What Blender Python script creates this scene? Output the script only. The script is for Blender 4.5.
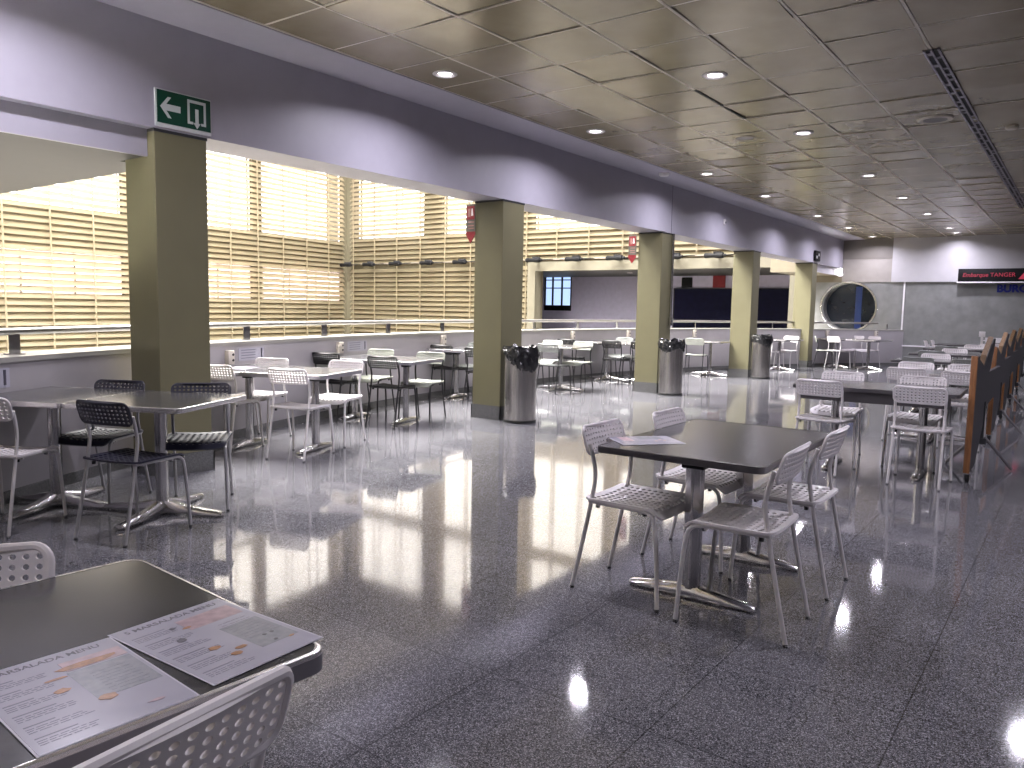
import bpy, bmesh, math, random
from math import sin, cos, pi, radians, sqrt, atan2
from mathutils import Vector, Matrix

random.seed(7)
for o in list(bpy.data.objects):
    bpy.data.objects.remove(o)
scene = bpy.context.scene
COL = scene.collection

# ------------------------------------------------------------------ camera
cam_data = bpy.data.cameras.new('camera')
cam_data.sensor_width = 36.0
cam_data.lens = 778.88 / 1024 * 36.0
cam_data.clip_start = 0.05
cam_data.clip_end = 500
cam = bpy.data.objects.new('camera', cam_data)
COL.objects.link(cam)
_yaw, _pitch, _roll = -0.634188573, -0.0970767549, 0.0187435083
_f = Vector((sin(_yaw) * cos(_pitch), cos(_yaw) * cos(_pitch), sin(_pitch)))
_r = Vector((cos(_yaw), -sin(_yaw), 0))
_u = _r.cross(_f)
_r2 = _r * cos(_roll) + _u * sin(_roll)
_u2 = _u * cos(_roll) - _r * sin(_roll)
CAM_H = 1.265
_m = Matrix((_r2, _u2, -_f)).transposed().to_4x4()
_m.translation = Vector((0, 0, CAM_H))
cam.matrix_world = _m
scene.camera = cam

# ------------------------------------------------------------------ world, light, exposure
world = bpy.data.worlds.new('world')
scene.world = world
world.use_nodes = True
wn = world.node_tree
wn.nodes.clear()
w_out = wn.nodes.new('ShaderNodeOutputWorld')
w_bg = wn.nodes.new('ShaderNodeBackground')
w_bg.inputs['Color'].default_value = (1.0, 0.97, 0.93, 1)
w_bg.inputs['Strength'].default_value = 54.0
wn.links.new(w_bg.outputs[0], w_out.inputs[0])

vs = scene.view_settings
vs.view_transform = 'Standard'
vs.look = 'None'
vs.gamma = 1
vs.exposure = 0.35
vs.use_curve_mapping = False
scene.cycles.max_bounces = 8
scene.cycles.diffuse_bounces = 4
scene.cycles.glossy_bounces = 4
scene.cycles.transmission_bounces = 4
scene.cycles.transparent_max_bounces = 8
scene.cycles.sample_clamp_indirect = 6
scene.cycles.caustics_reflective = False
scene.cycles.caustics_refractive = False

SPOT_POWER = 28.0
SPOT_COLOR = (0.90, 0.86, 1.0)

# sky opening over the atrium: a portal that guides the sky light in
_pd = bpy.data.lights.new('skylight_portal', 'AREA')
_pd.shape = 'RECTANGLE'
_pd.size, _pd.size_y = 8.0, 15.0
_pd.cycles.is_portal = True
_po = bpy.data.objects.new('skylight_portal', _pd)
_po.location = (-13.0, 11.5, 12.35)
COL.objects.link(_po)

# ------------------------------------------------------------------ materials
def new_mat(name):
    m = bpy.data.materials.new(name)
    m.use_nodes = True
    nt = m.node_tree
    return m, nt, nt.nodes['Principled BSDF']

def tex_coord(nt, scale=None):
    tc = nt.nodes.new('ShaderNodeTexCoord')
    mp = nt.nodes.new('ShaderNodeMapping')
    nt.links.new(tc.outputs['Object'], mp.inputs['Vector'])
    if scale is not None:
        mp.inputs['Scale'].default_value = scale
    return mp.outputs['Vector']

def ramp(nt, fac, stops):
    r = nt.nodes.new('ShaderNodeValToRGB')
    els = r.color_ramp.elements
    els[0].position, els[0].color = stops[0][0], (*stops[0][1], 1)
    els[1].position, els[1].color = stops[-1][0], (*stops[-1][1], 1)
    for p, c in stops[1:-1]:
        e = els.new(p)
        e.color = (*c, 1)
    nt.links.new(fac, r.inputs['Fac'])
    return r.outputs['Color']

def noise(nt, vec, scale, detail=3, rough=0.5):
    n = nt.nodes.new('ShaderNodeTexNoise')
    n.inputs['Scale'].default_value = scale
    n.inputs['Detail'].default_value = detail
    n.inputs['Roughness'].default_value = rough
    if vec is not None:
        nt.links.new(vec, n.inputs['Vector'])
    return n.outputs['Fac']

def add_bump(nt, b, fac, strength, dist=0.01):
    bp = nt.nodes.new('ShaderNodeBump')
    bp.inputs['Strength'].default_value = strength
    bp.inputs['Distance'].default_value = dist
    nt.links.new(fac, bp.inputs['Height'])
    nt.links.new(bp.outputs['Normal'], b.inputs['Normal'])

def mat(name, col, rough=0.5, metal=0.0, var=0.06, scale=6.0, bump=0.0, bscale=60.0, spec=0.5, mscale=None):
    """surface with a soft procedural colour variation"""
    m, nt, b = new_mat(name)
    v = tex_coord(nt, mscale)
    f = noise(nt, v, scale, 4)
    lo = tuple(max(0, c * (1 - var)) for c in col)
    hi = tuple(min(1, c * (1 + var)) for c in col)
    nt.links.new(ramp(nt, f, [(0.3, lo), (0.7, hi)]), b.inputs['Base Color'])
    b.inputs['Roughness'].default_value = rough
    b.inputs['Metallic'].default_value = metal
    b.inputs['Specular IOR Level'].default_value = spec
    if bump:
        add_bump(nt, b, noise(nt, v, bscale, 2), bump, 0.003)
    return m

def emis(name, col, strength):
    m, nt, b = new_mat(name)
    b.inputs['Base Color'].default_value = (*[c * 0.05 for c in col], 1)
    b.inputs['Emission Color'].default_value = (*col, 1)
    b.inputs['Emission Strength'].default_value = strength
    return m

M = {}
M['wall'] = mat('painted_plaster', (0.37, 0.355, 0.41), 0.45, var=0.03, bump=0.1)
M['white_wall'] = mat('white_paint', (0.45, 0.44, 0.46), 0.55, var=0.03)
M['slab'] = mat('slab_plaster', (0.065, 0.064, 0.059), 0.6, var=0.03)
M['parapet'] = mat('parapet_paint', (0.38, 0.36, 0.375), 0.42, var=0.05, scale=3)
M['cap'] = mat('parapet_cap', (0.33, 0.32, 0.295), 0.3, var=0.03)
M['column'] = mat('column_panel', (0.145, 0.134, 0.075), 0.45, var=0.04, scale=4)
M['skirting'] = mat('stone_skirting', (0.11, 0.11, 0.11), 0.2, var=0.25, scale=80)
M['grey_stone'] = mat('grey_marble', (0.20, 0.205, 0.20), 0.35, var=0.14, scale=5)
M['brown_panel'] = mat('brown_grey_panel', (0.17, 0.155, 0.14), 0.5, var=0.05)
M['brown_panel_light'] = mat('taupe_panel', (0.30, 0.28, 0.26), 0.5, var=0.05)
M['beige_soffit'] = mat('beige_soffit', (0.16, 0.137, 0.095), 0.5)
M['white_plastic'] = mat('white_moulded_plastic', (0.80, 0.76, 0.77), 0.38, var=0.03)
M['white_metal'] = mat('white_lacquered_tube', (0.68, 0.65, 0.65), 0.3, var=0.03)
M['pale_plastic'] = mat('pale_moulded_plastic', (0.40, 0.42, 0.36), 0.4)
M['black_plastic'] = mat('black_moulded_plastic', (0.008, 0.0075, 0.009), 0.45, var=0.2, spec=0.3)
M['black_metal'] = mat('black_lacquered_tube', (0.014, 0.013, 0.015), 0.3, var=0.2)
M['navy_plastic'] = mat('navy_moulded_plastic', (0.022, 0.022, 0.038), 0.4, var=0.15)
M['grey_metal'] = mat('silver_lacquered_tube', (0.42, 0.41, 0.42), 0.35, metal=0.3, var=0.04)
M['grey_plastic'] = mat('grey_moulded_plastic', (0.20, 0.21, 0.20), 0.35, var=0.1)
M['rubber'] = mat('black_rubber', (0.012, 0.012, 0.012), 0.7)
M['chrome'] = mat('polished_aluminium', (0.72, 0.71, 0.72), 0.18, metal=1.0, var=0.03)
M['rail_steel'] = mat('satin_rail_steel', (0.30, 0.29, 0.28), 0.32, metal=1.0, var=0.05)
M['alu'] = mat('satin_aluminium', (0.62, 0.61, 0.62), 0.2, metal=1.0, var=0.03)
M['top_dark'] = mat('dark_laminate', (0.048, 0.047, 0.048), 0.18, var=0.25, scale=14, bump=0.03, bscale=300)
M['edge_dark'] = mat('dark_edge_strip', (0.07, 0.065, 0.07), 0.25)
M['edge_light'] = mat('metal_edge_strip', (0.70, 0.68, 0.68), 0.25, metal=0.8)
M['edge_grey'] = mat('grey_edge_band', (0.20, 0.19, 0.21), 0.3)
M['paper'] = mat('laminated_paper', (0.46, 0.45, 0.52), 0.2, var=0.04, scale=12)
M['ink'] = mat('dark_ink', (0.07, 0.065, 0.09), 0.4)
M['ink_grey'] = mat('grey_ink', (0.17, 0.17, 0.21), 0.35)
M['ink_orange'] = mat('orange_print', (0.36, 0.17, 0.07), 0.3, var=0.3, scale=90)
M['ink_pink'] = mat('pink_print', (0.42, 0.30, 0.33), 0.3, var=0.2, scale=60)
M['ink_tint'] = mat('grey_tint_print', (0.30, 0.31, 0.34), 0.25, var=0.12, scale=60)
M['bag'] = mat('black_bin_liner', (0.012, 0.012, 0.013), 0.22, var=0.3)
M['sign_green'] = mat('green_sign', (0.0, 0.045, 0.024), 0.4, var=0.05)
M['sign_white'] = mat('white_sign_print', (0.6, 0.62, 0.62), 0.4, var=0.02)
M['sign_red'] = mat('red_print', (0.20, 0.006, 0.012), 0.4)
M['sign_pink'] = mat('pale_pink_print', (0.30, 0.15, 0.13), 0.4)
M['black'] = mat('black_housing', (0.004, 0.004, 0.005), 0.6, spec=0.2)
M['dark_grey'] = mat('dark_grey_housing', (0.03, 0.03, 0.033), 0.5, spec=0.3)
M['tbar'] = mat('ceiling_grid_bar', (0.60, 0.55, 0.46), 0.4)
M['slot_frame'] = mat('aged_metal_strip', (0.30, 0.28, 0.33), 0.35, metal=0.7, var=0.5, scale=30)
M['wood_edge'] = mat('brown_wood_edge', (0.30, 0.13, 0.05), 0.4, var=0.3, scale=10, mscale=(8, 8, 1))
M['wood_pale'] = mat('pale_wood_board', (0.20, 0.12, 0.06), 0.45, var=0.25, scale=8, mscale=(8, 8, 1))
M['panel_dark'] = mat('dark_board', (0.045, 0.042, 0.048), 0.42, var=0.1)
M['steel_grey'] = mat('grey_steel_tube', (0.16, 0.15, 0.16), 0.35, metal=0.5)
M['atrium_wall'] = mat('atrium_wall', (0.125, 0.111, 0.073), 0.6)
M['opening_frame'] = mat('opening_frame_paint', (0.11, 0.10, 0.072), 0.5)
M['atrium_floor'] = mat('atrium_floor', (0.35, 0.33, 0.30), 0.5)
M['navy_board'] = mat('navy_board', (0.005, 0.005, 0.022), 0.7, var=0.2, spec=0.15)
M['lilac_wall'] = mat('lilac_wall', (0.50, 0.47, 0.60), 0.5)
M['outlet'] = mat('ivory_plastic', (0.62, 0.57, 0.50), 0.4)
M['blue_letters'] = mat('blue_letters', (0.008, 0.018, 0.20), 0.4)
M['lamp_lens'] = emis('lamp_lens', (1.0, 0.93, 1.0), 9.0)
M['led_red'] = emis('led_red', (0.62, 0.05, 0.10), 0.5)
M['lit_window'] = emis('daylit_window', (0.45, 0.62, 1.0), 1.1)
M['deep_blue'] = mat('deep_blue_panel', (0.02, 0.05, 0.20), 0.3)
M['round_glass'] = mat('dark_window_glass', (0.015, 0.022, 0.035), 0.05, var=0.1, spec=0.8)
M['card_grey'] = mat('weathered_card', (0.10, 0.095, 0.08), 0.5)
M['card_white'] = mat('white_card', (0.82, 0.80, 0.82), 0.5)

# brushed steel
m, nt, b = new_mat('brushed_steel')
v = tex_coord(nt, (60, 60, 0.6))
f = noise(nt, v, 3, 4)
nt.links.new(ramp(nt, f, [(0.3, (0.36, 0.34, 0.33)), (0.7, (0.62, 0.60, 0.58))]), b.inputs['Base Color'])
b.inputs['Metallic'].default_value = 1
b.inputs['Roughness'].default_value = 0.27
M['brushed'] = m

# floor: polished terrazzo slabs with fine joints
m, nt, b = new_mat('polished_terrazzo')
v = tex_coord(nt)
vo = nt.nodes.new('ShaderNodeTexVoronoi')
vo.inputs['Scale'].default_value = 330
nt.links.new(v, vo.inputs['Vector'])
sep = nt.nodes.new('ShaderNodeSeparateColor')
nt.links.new(vo.outputs['Color'], sep.inputs[0])
chips = ramp(nt, sep.outputs[0], [(0.0, (0.03, 0.03, 0.033)), (0.45, (0.085, 0.084, 0.093)), (0.8, (0.18, 0.178, 0.19)), (1.0, (0.38, 0.37, 0.40))])
big = noise(nt, v, 1.1, 3)
patch = ramp(nt, big, [(0.3, (0.86, 0.86, 0.88)), (0.7, (1.1, 1.1, 1.1))])
mx = nt.nodes.new('ShaderNodeMix'); mx.data_type = 'RGBA'; mx.blend_type = 'MULTIPLY'
mx.inputs[0].default_value = 1
nt.links.new(chips, mx.inputs[6]); nt.links.new(patch, mx.inputs[7])
br = nt.nodes.new('ShaderNodeTexBrick')
br.offset = 0.0
br.inputs['Scale'].default_value = 1.0
br.inputs['Brick Width'].default_value = 0.60
br.inputs['Row Height'].default_value = 0.60
br.inputs['Mortar Size'].default_value = 0.0022
br.inputs['Mortar Smooth'].default_value = 0.0
br.inputs['Color1'].default_value = (1.0, 1.0, 1.0, 1)
br.inputs['Color2'].default_value = (0.94, 0.94, 0.94, 1)
br.inputs['Mortar'].default_value = (0.4, 0.4, 0.4, 1)
mpf = nt.nodes.new('ShaderNodeMapping')
mpf.inputs['Location'].default_value = (2.185 + 0.0, -2.065, 0)
tcf = nt.nodes.new('ShaderNodeTexCoord')
nt.links.new(tcf.outputs['Object'], mpf.inputs['Vector'])
nt.links.new(mpf.outputs['Vector'], br.inputs['Vector'])
mx2 = nt.nodes.new('ShaderNodeMix'); mx2.data_type = 'RGBA'; mx2.blend_type = 'MULTIPLY'
mx2.inputs[0].default_value = 1
nt.links.new(mx.outputs[2], mx2.inputs[6]); nt.links.new(br.outputs['Color'], mx2.inputs[7])
nt.links.new(mx2.outputs[2], b.inputs['Base Color'])
rr = ramp(nt, noise(nt, v, 2.5, 3), [(0.3, (0.05, 0.05, 0.05)), (0.7, (0.075, 0.075, 0.075))])
nt.links.new(rr, b.inputs['Roughness'])
b.inputs['IOR'].default_value = 1.62
add_bump(nt, b, noise(nt, v, 1.6, 1), 0.03, 0.01)
M['floor'] = m

# ceiling: brushed bronze metal panels
m, nt, b = new_mat('bronze_ceiling_panel')
v = tex_coord(nt, (1, 1, 1))
f = noise(nt, v, 4, 5)
nt.links.new(ramp(nt, f, [(0.25, (0.28, 0.235, 0.145)), (0.75, (0.37, 0.315, 0.205))]), b.inputs['Base Color'])
b.inputs['Metallic'].default_value = 0.35
b.inputs['Roughness'].default_value = 0.24
add_bump(nt, b, noise(nt, v, 3.2, 2), 0.12, 0.03)
M['ceil'] = m

# slats: thin painted louvres that let some daylight through
m, nt, b = new_mat('beige_slat')
v = tex_coord(nt)
f = noise(nt, v, 1.5, 3)
col = ramp(nt, f, [(0.3, (0.132, 0.118, 0.075)), (0.7, (0.158, 0.141, 0.092))])
nt.links.new(col, b.inputs['Base Color'])
b.inputs['Roughness'].default_value = 0.5
tr = nt.nodes.new('ShaderNodeBsdfTranslucent')
tr.inputs['Color'].default_value = (0.92, 0.82, 0.70, 1)
ms = nt.nodes.new('ShaderNodeMixShader')
ms.inputs[0].default_value = 0.45
nt.links.new(b.outputs[0], ms.inputs[1]); nt.links.new(tr.outputs[0], ms.inputs[2])
nt.links.new(ms.outputs[0], nt.nodes['Material Output'].inputs['Surface'])
M['slat'] = m

# thin window pane
m, nt, b = new_mat('window_pane')
tp = nt.nodes.new('ShaderNodeBsdfTransparent')
tp.inputs['Color'].default_value = (0.105, 0.102, 0.098, 1)
gl = nt.nodes.new('ShaderNodeBsdfGlossy')
gl.inputs['Roughness'].default_value = 0.03
ms = nt.nodes.new('ShaderNodeMixShader')
ms.inputs[0].default_value = 0.07
nt.links.new(tp.outputs[0], ms.inputs[1]); nt.links.new(gl.outputs[0], ms.inputs[2])
nt.links.new(ms.outputs[0], nt.nodes['Material Output'].inputs['Surface'])
M['pane'] = m
M['clear_film'] = mat('clear_film', (0.70, 0.69, 0.76), 0.12)

m, nt, b = new_mat('frosted_pane')
tl = nt.nodes.new('ShaderNodeBsdfTranslucent'); tl.inputs['Color'].default_value = (0.072, 0.060, 0.055, 1)
df = nt.nodes.new('ShaderNodeBsdfDiffuse'); df.inputs['Color'].default_value = (0.4, 0.35, 0.32, 1)
ms = nt.nodes.new('ShaderNodeMixShader'); ms.inputs[0].default_value = 0.35
nt.links.new(tl.outputs[0], ms.inputs[1]); nt.links.new(df.outputs[0], ms.inputs[2])
nt.links.new(ms.outputs[0], nt.nodes['Material Output'].inputs['Surface'])
M['frosted'] = m

# ------------------------------------------------------------------ mesh helpers
class MB:
    def __init__(self):
        self.bm = bmesh.new()
        self.mats = []
        self.mi = 0

    def use(self, key):
        if key not in self.mats:
            self.mats.append(key)
        self.mi = self.mats.index(key)
        return self

    def face(self, vs_):
        try:
            f = self.bm.faces.new(vs_)
            f.material_index = self.mi
            return f
        except ValueError:
            return None

    def box(self, x0, x1, y0, y1, z0, z1, mtx=None, bevel=0.0):
        P_ = [(x0, y0, z0), (x1, y0, z0), (x1, y1, z0), (x0, y1, z0), (x0, y0, z1), (x1, y0, z1), (x1, y1, z1), (x0, y1, z1)]
        vs_ = [self.bm.verts.new((mtx @ Vector(p)) if mtx else p) for p in P_]
        fs = [self.face([vs_[i] for i in q]) for q in ((0, 3, 2, 1), (4, 5, 6, 7), (0, 1, 5, 4), (1, 2, 6, 5), (2, 3, 7, 6), (3, 0, 4, 7))]
        if bevel > 0:
            es = set()
            for f in fs:
                es.update(f.edges)
            bmesh.ops.bevel(self.bm, geom=list(es), offset=bevel, segments=2, affect='EDGES', profile=0.5)
        return self

    def rings(self, rings_, close=True, cap0=True, cap1=True):
        """loft a list of rings (each a list of points)"""
        R = [[self.bm.verts.new(p) for p in r] for r in rings_]
        n = len(R[0])
        for a, b_ in zip(R, R[1:]):
            for i in range(n if close else n - 1):
                j = (i + 1) % n
                self.face([a[i], a[j], b_[j], b_[i]])
        if cap0:
            self.face(list(reversed(R[0])))
        if cap1:
            self.face(R[-1])
        return self

    def tube(self, pts, r, n=10, caps=True):
        pts = [Vector(p) for p in pts]
        rs = r if isinstance(r, (list, tuple)) else [r] * len(pts)
        out = []
        prev = None
        for i, p in enumerate(pts):
            if i == 0:
                t = pts[1] - pts[0]
            elif i == len(pts) - 1:
                t = pts[-1] - pts[-2]
            else:
                t = (pts[i + 1] - p).normalized() + (p - pts[i - 1]).normalized()
            t.normalize()
            if prev is None:
                a = Vector((0, 0, 1)) if abs(t.z) < 0.9 else Vector((1, 0, 0))
                x = t.cross(a).normalized()
            else:
                x = (prev - t * prev.dot(t)).normalized()
            prev = x
            y = t.cross(x)
            out.append([p + (x * cos(2 * pi * k / n) + y * sin(2 * pi * k / n)) * rs[i] for k in range(n)])
        return self.rings(out, cap0=caps, cap1=caps)

    def lathe(self, prof, c=(0, 0, 0), n=32, cap0=False, cap1=False):
        return self.rings([[(c[0] + r * cos(2 * pi * k / n), c[1] + r * sin(2 * pi * k / n), c[2] + z) for k in range(n)] for r, z in prof], cap0=cap0, cap1=cap1)

    def prism(self, poly, z0, z1, mtx=None):
        """extrude a polygon (x, y) from z0 to z1"""
        a = [Vector((x, y, z0)) for x, y in poly]
        b_ = [Vector((x, y, z1)) for x, y in poly]
        if mtx:
            a = [mtx @ p for p in a]; b_ = [mtx @ p for p in b_]
        return self.rings([a, b_])

    def build(self, name, key=None, parent=None, smooth=True, angle=40):
        me = bpy.data.meshes.new(name)
        bmesh.ops.recalc_face_normals(self.bm, faces=self.bm.faces[:])
        self.bm.to_mesh(me)
        self.bm.free()
        keys = self.mats or [key]
        for k in keys:
            me.materials.append(M[k])
        if smooth:
            for p in me.polygons:
                p.use_smooth = True
            me.set_sharp_from_angle(angle=radians(angle))
        o = bpy.data.objects.new(name, me)
        COL.objects.link(o)
        if parent:
            o.parent = parent
        return o

def tag(o, label, cat, group=None, kind=None):
    if label: o['label'] = label
    if cat: o['category'] = cat
    if group: o['group'] = group
    if kind: o['kind'] = kind
    return o

def struct(o):
    o['kind'] = 'structure'
    return o

def thing(name, label, cat, loc=(0, 0, 0), rz=0, group=None):
    o = bpy.data.objects.new(name, None)
    o.empty_display_size = 0.1
    COL.objects.link(o)
    o.location = loc
    o.rotation_euler = (0, 0, rz)
    return tag(o, label, cat, group)

CHILDREN = {}
def copy_tree(o, parent=None):
    c = o.copy()
    COL.objects.link(c)
    if parent:
        c.parent = parent
    for ch in [x for x in o.children]:
        copy_tree(ch, c)
    return c

def rrect(hx, hy, r, n=5):
    pts = []
    for cx_, cy_, a0 in ((hx - r, hy - r, 0), (-hx + r, hy - r, pi / 2), (-hx + r, -hy + r, pi), (hx - r, -hy + r, 3 * pi / 2)):
        for k in range(n + 1):
            a = a0 + pi / 2 * k / n
            pts.append((cx_ + r * cos(a), cy_ + r * sin(a)))
    return pts

def smooth_path(pts, n=6):
    """Catmull-Rom through the points"""
    P_ = [Vector(p) for p in pts]
    P_ = [P_[0] * 2 - P_[1]] + P_ + [P_[-1] * 2 - P_[-2]]
    out = []
    for i in range(1, len(P_) - 2):
        for k in range(n):
            t = k / n
            a, b_, c, d = P_[i - 1:i + 3]
            out.append(0.5 * ((2 * b_) + (c - a) * t + (2 * a - 5 * b_ + 4 * c - d) * t * t + (3 * b_ - a - 3 * c + d) * t ** 3))
    out.append(P_[-2])
    return out

def text_obj(s, size, key, parent, mtx, name='lettering', depth=0.0006, bold=0.0, shear=0.0, align='LEFT', sx=1.0):
    cu = bpy.data.curves.new(name, 'FONT')
    cu.body = s
    cu.size = size
    cu.extrude = depth
    cu.offset = bold
    cu.shear = shear
    cu.align_x = align
    cu.resolution_u = 3
    tmp = bpy.data.objects.new(name, cu)
    COL.objects.link(tmp)
    dg = bpy.context.evaluated_depsgraph_get()
    me = bpy.data.meshes.new_from_object(tmp.evaluated_get(dg))
    bpy.data.objects.remove(tmp)
    me.transform(mtx @ Matrix.Diagonal((sx, 1, 1, 1)))
    me.materials.clear()
    me.materials.append(M[key])
    o = bpy.data.objects.new(name, me)
    COL.objects.link(o)
    if parent:
        o.parent = parent
    return o

# ------------------------------------------------------------------ key dimensions of the place
ZC = 3.195          # hall ceiling
BX = -5.283         # face of the beam and of the columns
BZ = 2.46           # underside of the beam
YW = 21.7           # far wall
ARC_CX, ARC_CY, ARC_R = 10.69, 10.6, 18.2
def arc_x(y, off=0.0):
    return ARC_CX - sqrt((ARC_R + off) ** 2 - (y - ARC_CY) ** 2)
XR = 7.0            # right wall of the hall
YB = -3.0           # wall behind
WT_A = 0.158        # slope of the left window wall
def ax(y):
    return -24.4 + (YW - y) * WT_A

# ------------------------------------------------------------------ floor, parapet, ceiling
mb = MB()
ys = [YB + (YW - YB) * k / 60 for k in range(61)]
A = [mb.bm.verts.new((arc_x(y, 0.1), y, 0)) for y in ys]
B = [mb.bm.verts.new((XR, y, 0)) for y in ys]
A2 = [mb.bm.verts.new((arc_x(y, 0.1), y, -0.3)) for y in ys]
for i in range(60):
    mb.face([A[i], B[i], B[i + 1], A[i + 1]])
    mb.face([A[i], A[i + 1], A2[i + 1], A2[i]])
struct(mb.build('floor', 'floor'))

mb = MB().use('parapet')
sec = []
for y in ys:
    sec.append([(arc_x(y), y, -0.02), (arc_x(y), y, 0.885), (arc_x(y, 0.30), y, 0.885), (arc_x(y, 0.30), y, -0.6)])
mb.rings(sec, close=True)
struct(mb.build('wall_parapet', None))
mb = MB()
sec = [[(arc_x(y, -0.012), y, 0.872), (arc_x(y, -0.012), y, 0.905), (arc_x(y, 0.32), y, 0.905), (arc_x(y, 0.32), y, 0.872)] for y in ys]
mb.rings(sec)
struct(mb.build('trim_1', 'cap'))
mb = MB()
sec = [[(arc_x(y, -0.012), y, 0.0), (arc_x(y, -0.012), y, 0.075), (arc_x(y, 0.01), y, 0.075), (arc_x(y, 0.01), y, 0.0)] for y in ys]
mb.rings(sec)
struct(mb.build('baseboard_left', 'skirting'))

# ceiling panels, each a shallow tray with its own very slight tilt, on a bar grid
PT = 0.617
GX0, GY0 = -4.77, 4.73
mb = MB()
nx = int((XR - GX0) / PT) + 1
j0 = int((YB - GY0) / PT) - 1
j1 = int((YW - GY0) / PT) + 1
for i in range(nx):
    for j in range(j0, j1):
        x0, y0 = GX0 + i * PT + 0.013, GY0 + j * PT + 0.009
        x1, y1 = min(x0 + PT - 0.026, XR), min(y0 + PT - 0.018, YW)
        if x1 - x0 < 0.05 or y1 - y0 < 0.05:
            continue
        tx, ty = random.gauss(0, 0.0024), random.gauss(0, 0.0034)
        if random.random() < 0.05:
            ty += random.choice((-1, 1)) * 0.010
        dz = random.gauss(0, 0.0010)
        v4 = []
        for (x, y, sx_, sy_) in ((x0, y0, -1, -1), (x1, y0, 1, -1), (x1, y1, 1, 1), (x0, y1, -1, 1)):
            v4.append((x, y, ZC + dz + sx_ * tx + sy_ * ty))
        lo = [mb.bm.verts.new(p) for p in v4]
        up = [mb.bm.verts.new((p[0], p[1], p[2] + 0.03)) for p in v4]
        mb.face(lo)
        for k in range(4):
            mb.face([lo[k], lo[(k + 1) % 4], up[(k + 1) % 4], up[k]])
struct(mb.build('ceiling', 'ceil', smooth=False))
mb = MB()
for i in range(nx + 1):
    x = GX0 + i * PT
    if x < XR:
        mb.box(x - 0.0105, x + 0.0105, YB, YW, ZC - 0.003, ZC + 0.02)
for j in range(j0, j1 + 1):
    y = GY0 + j * PT
    if YB < y < YW:
        mb.box(GX0, XR, y - 0.0065, y + 0.0065, ZC - 0.0020, ZC + 0.018)
struct(mb.build('trim_2', 'tbar', smooth=False))
mb = MB()
mb.box(GX0 - 0.1, XR, YB, YW + 0.3, ZC + 0.05, ZC + 0.35)
struct(mb.build('ceiling_slab', 'black', smooth=False))
mb = MB()
mb.box(BX - 0.02, GX0 - 0.004, YB, YW, ZC - 0.012, ZC + 0.04)
struct(mb.build('trim_3', 'wall', smooth=False))

# beam over the columns, the two lower end bays
mb = MB().use('wall')
mb.box(BX - 0.43, BX, YB, YW, BZ, ZC + 0.1)
struct(mb.build('wall_beam', None, smooth=False))
mb = MB()
mb.box(BX - 0.115, BX - 0.085, YB, 2.955, 2.272, BZ - 0.001)
mb.box(BX - 0.115, BX - 0.085, 19.36, YW, 2.272, BZ - 0.001)
struct(mb.build('trim_5', 'wall', smooth=False))
mb = MB()
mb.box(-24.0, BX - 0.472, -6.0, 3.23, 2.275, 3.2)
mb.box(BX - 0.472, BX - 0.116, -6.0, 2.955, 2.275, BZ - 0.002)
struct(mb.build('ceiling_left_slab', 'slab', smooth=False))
mb = MB()
mb.box(-6.45, BX - 0.472, 19.5, YW, 2.275, 3.2)
mb.box(BX - 0.472, BX - 0.116, 19.36, YW, 2.275, BZ - 0.002)
struct(mb.build('ceiling_far_slab', 'beige_soffit', smooth=False))
mb = MB()
mb.box(BX - 0.001, BX + 0.003, 11.25, 11.256, BZ, ZC - 0.01)
struct(mb.build('trim_6', 'dark_grey', smooth=False))

# columns
def column(y, zt):
    mb = MB()
    mb.box(BX - 0.40, BX - 0.002, y, y + 0.40, 0.0, zt, bevel=0.006)
    c = struct(mb.build('wall_column', 'column', smooth=False))
    mb = MB()
    h = 0.155
    for (x0, x1, y0, y1) in ((BX - 0.412, BX + 0.010, y - 0.012, y - 0.0005), (BX - 0.412, BX + 0.010, y + 0.4005, y + 0.412),
                             (BX - 0.0015, BX + 0.010, y - 0.012, y + 0.412), (BX - 0.412, BX - 0.4005, y - 0.012, y + 0.412)):
        mb.box(x0, x1, y0, y1, 0, h)
    mb.build('baseboard', 'skirting', c, smooth=False)
    mb = MB()
    mb.box(BX - 0.404, BX + 0.002, y - 0.004, y + 0.404, zt - 0.022, zt - 0.002)
    mb.build('collar', 'dark_grey', c, smooth=False)
    return c
for k in range(5):
    column(2.959 + 4 * k, BZ)

# ------------------------------------------------------------------ far wall, right wall, rear wall
mb = MB().use('grey_stone')
RC, RR = (-5.09, 1.46), 0.625     # porthole centre (x, z), radius
# the stone wall with a round hole
n = 48
y0, y1 = YW, YW + 0.45
x0, x1, z0, z1 = -6.45, -3.79, -0.6, 2.10
outer, inner = [], []
for k in range(n):
    a = 2 * pi * k / n
    c_, s_ = cos(a), sin(a)
    inner.append((RC[0] + RR * 1.06 * c_, RC[1] + RR * s_))
    t = 1e9
    if c_ > 1e-6: t = min(t, (x1 - RC[0]) / c_)
    if c_ < -1e-6: t = min(t, (x0 - RC[0]) / c_)
    if s_ > 1e-6: t = min(t, (z1 - RC[1]) / s_)
    if s_ < -1e-6: t = min(t, (z0 - RC[1]) / s_)
    outer.append((RC[0] + t * c_, RC[1] + t * s_))
vo_ = [mb.bm.verts.new((x, y0, z)) for x, z in outer]
vi_ = [mb.bm.verts.new((x, y0, z)) for x, z in inner]
vb_ = [mb.bm.verts.new((x, y1, z)) for x, z in inner]
for k in range(n):
    j = (k + 1) % n
    mb.face([vo_[k], vo_[j], vi_[j], vi_[k]])
    mb.face([vi_[k], vi_[j], vb_[j], vb_[k]])
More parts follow.
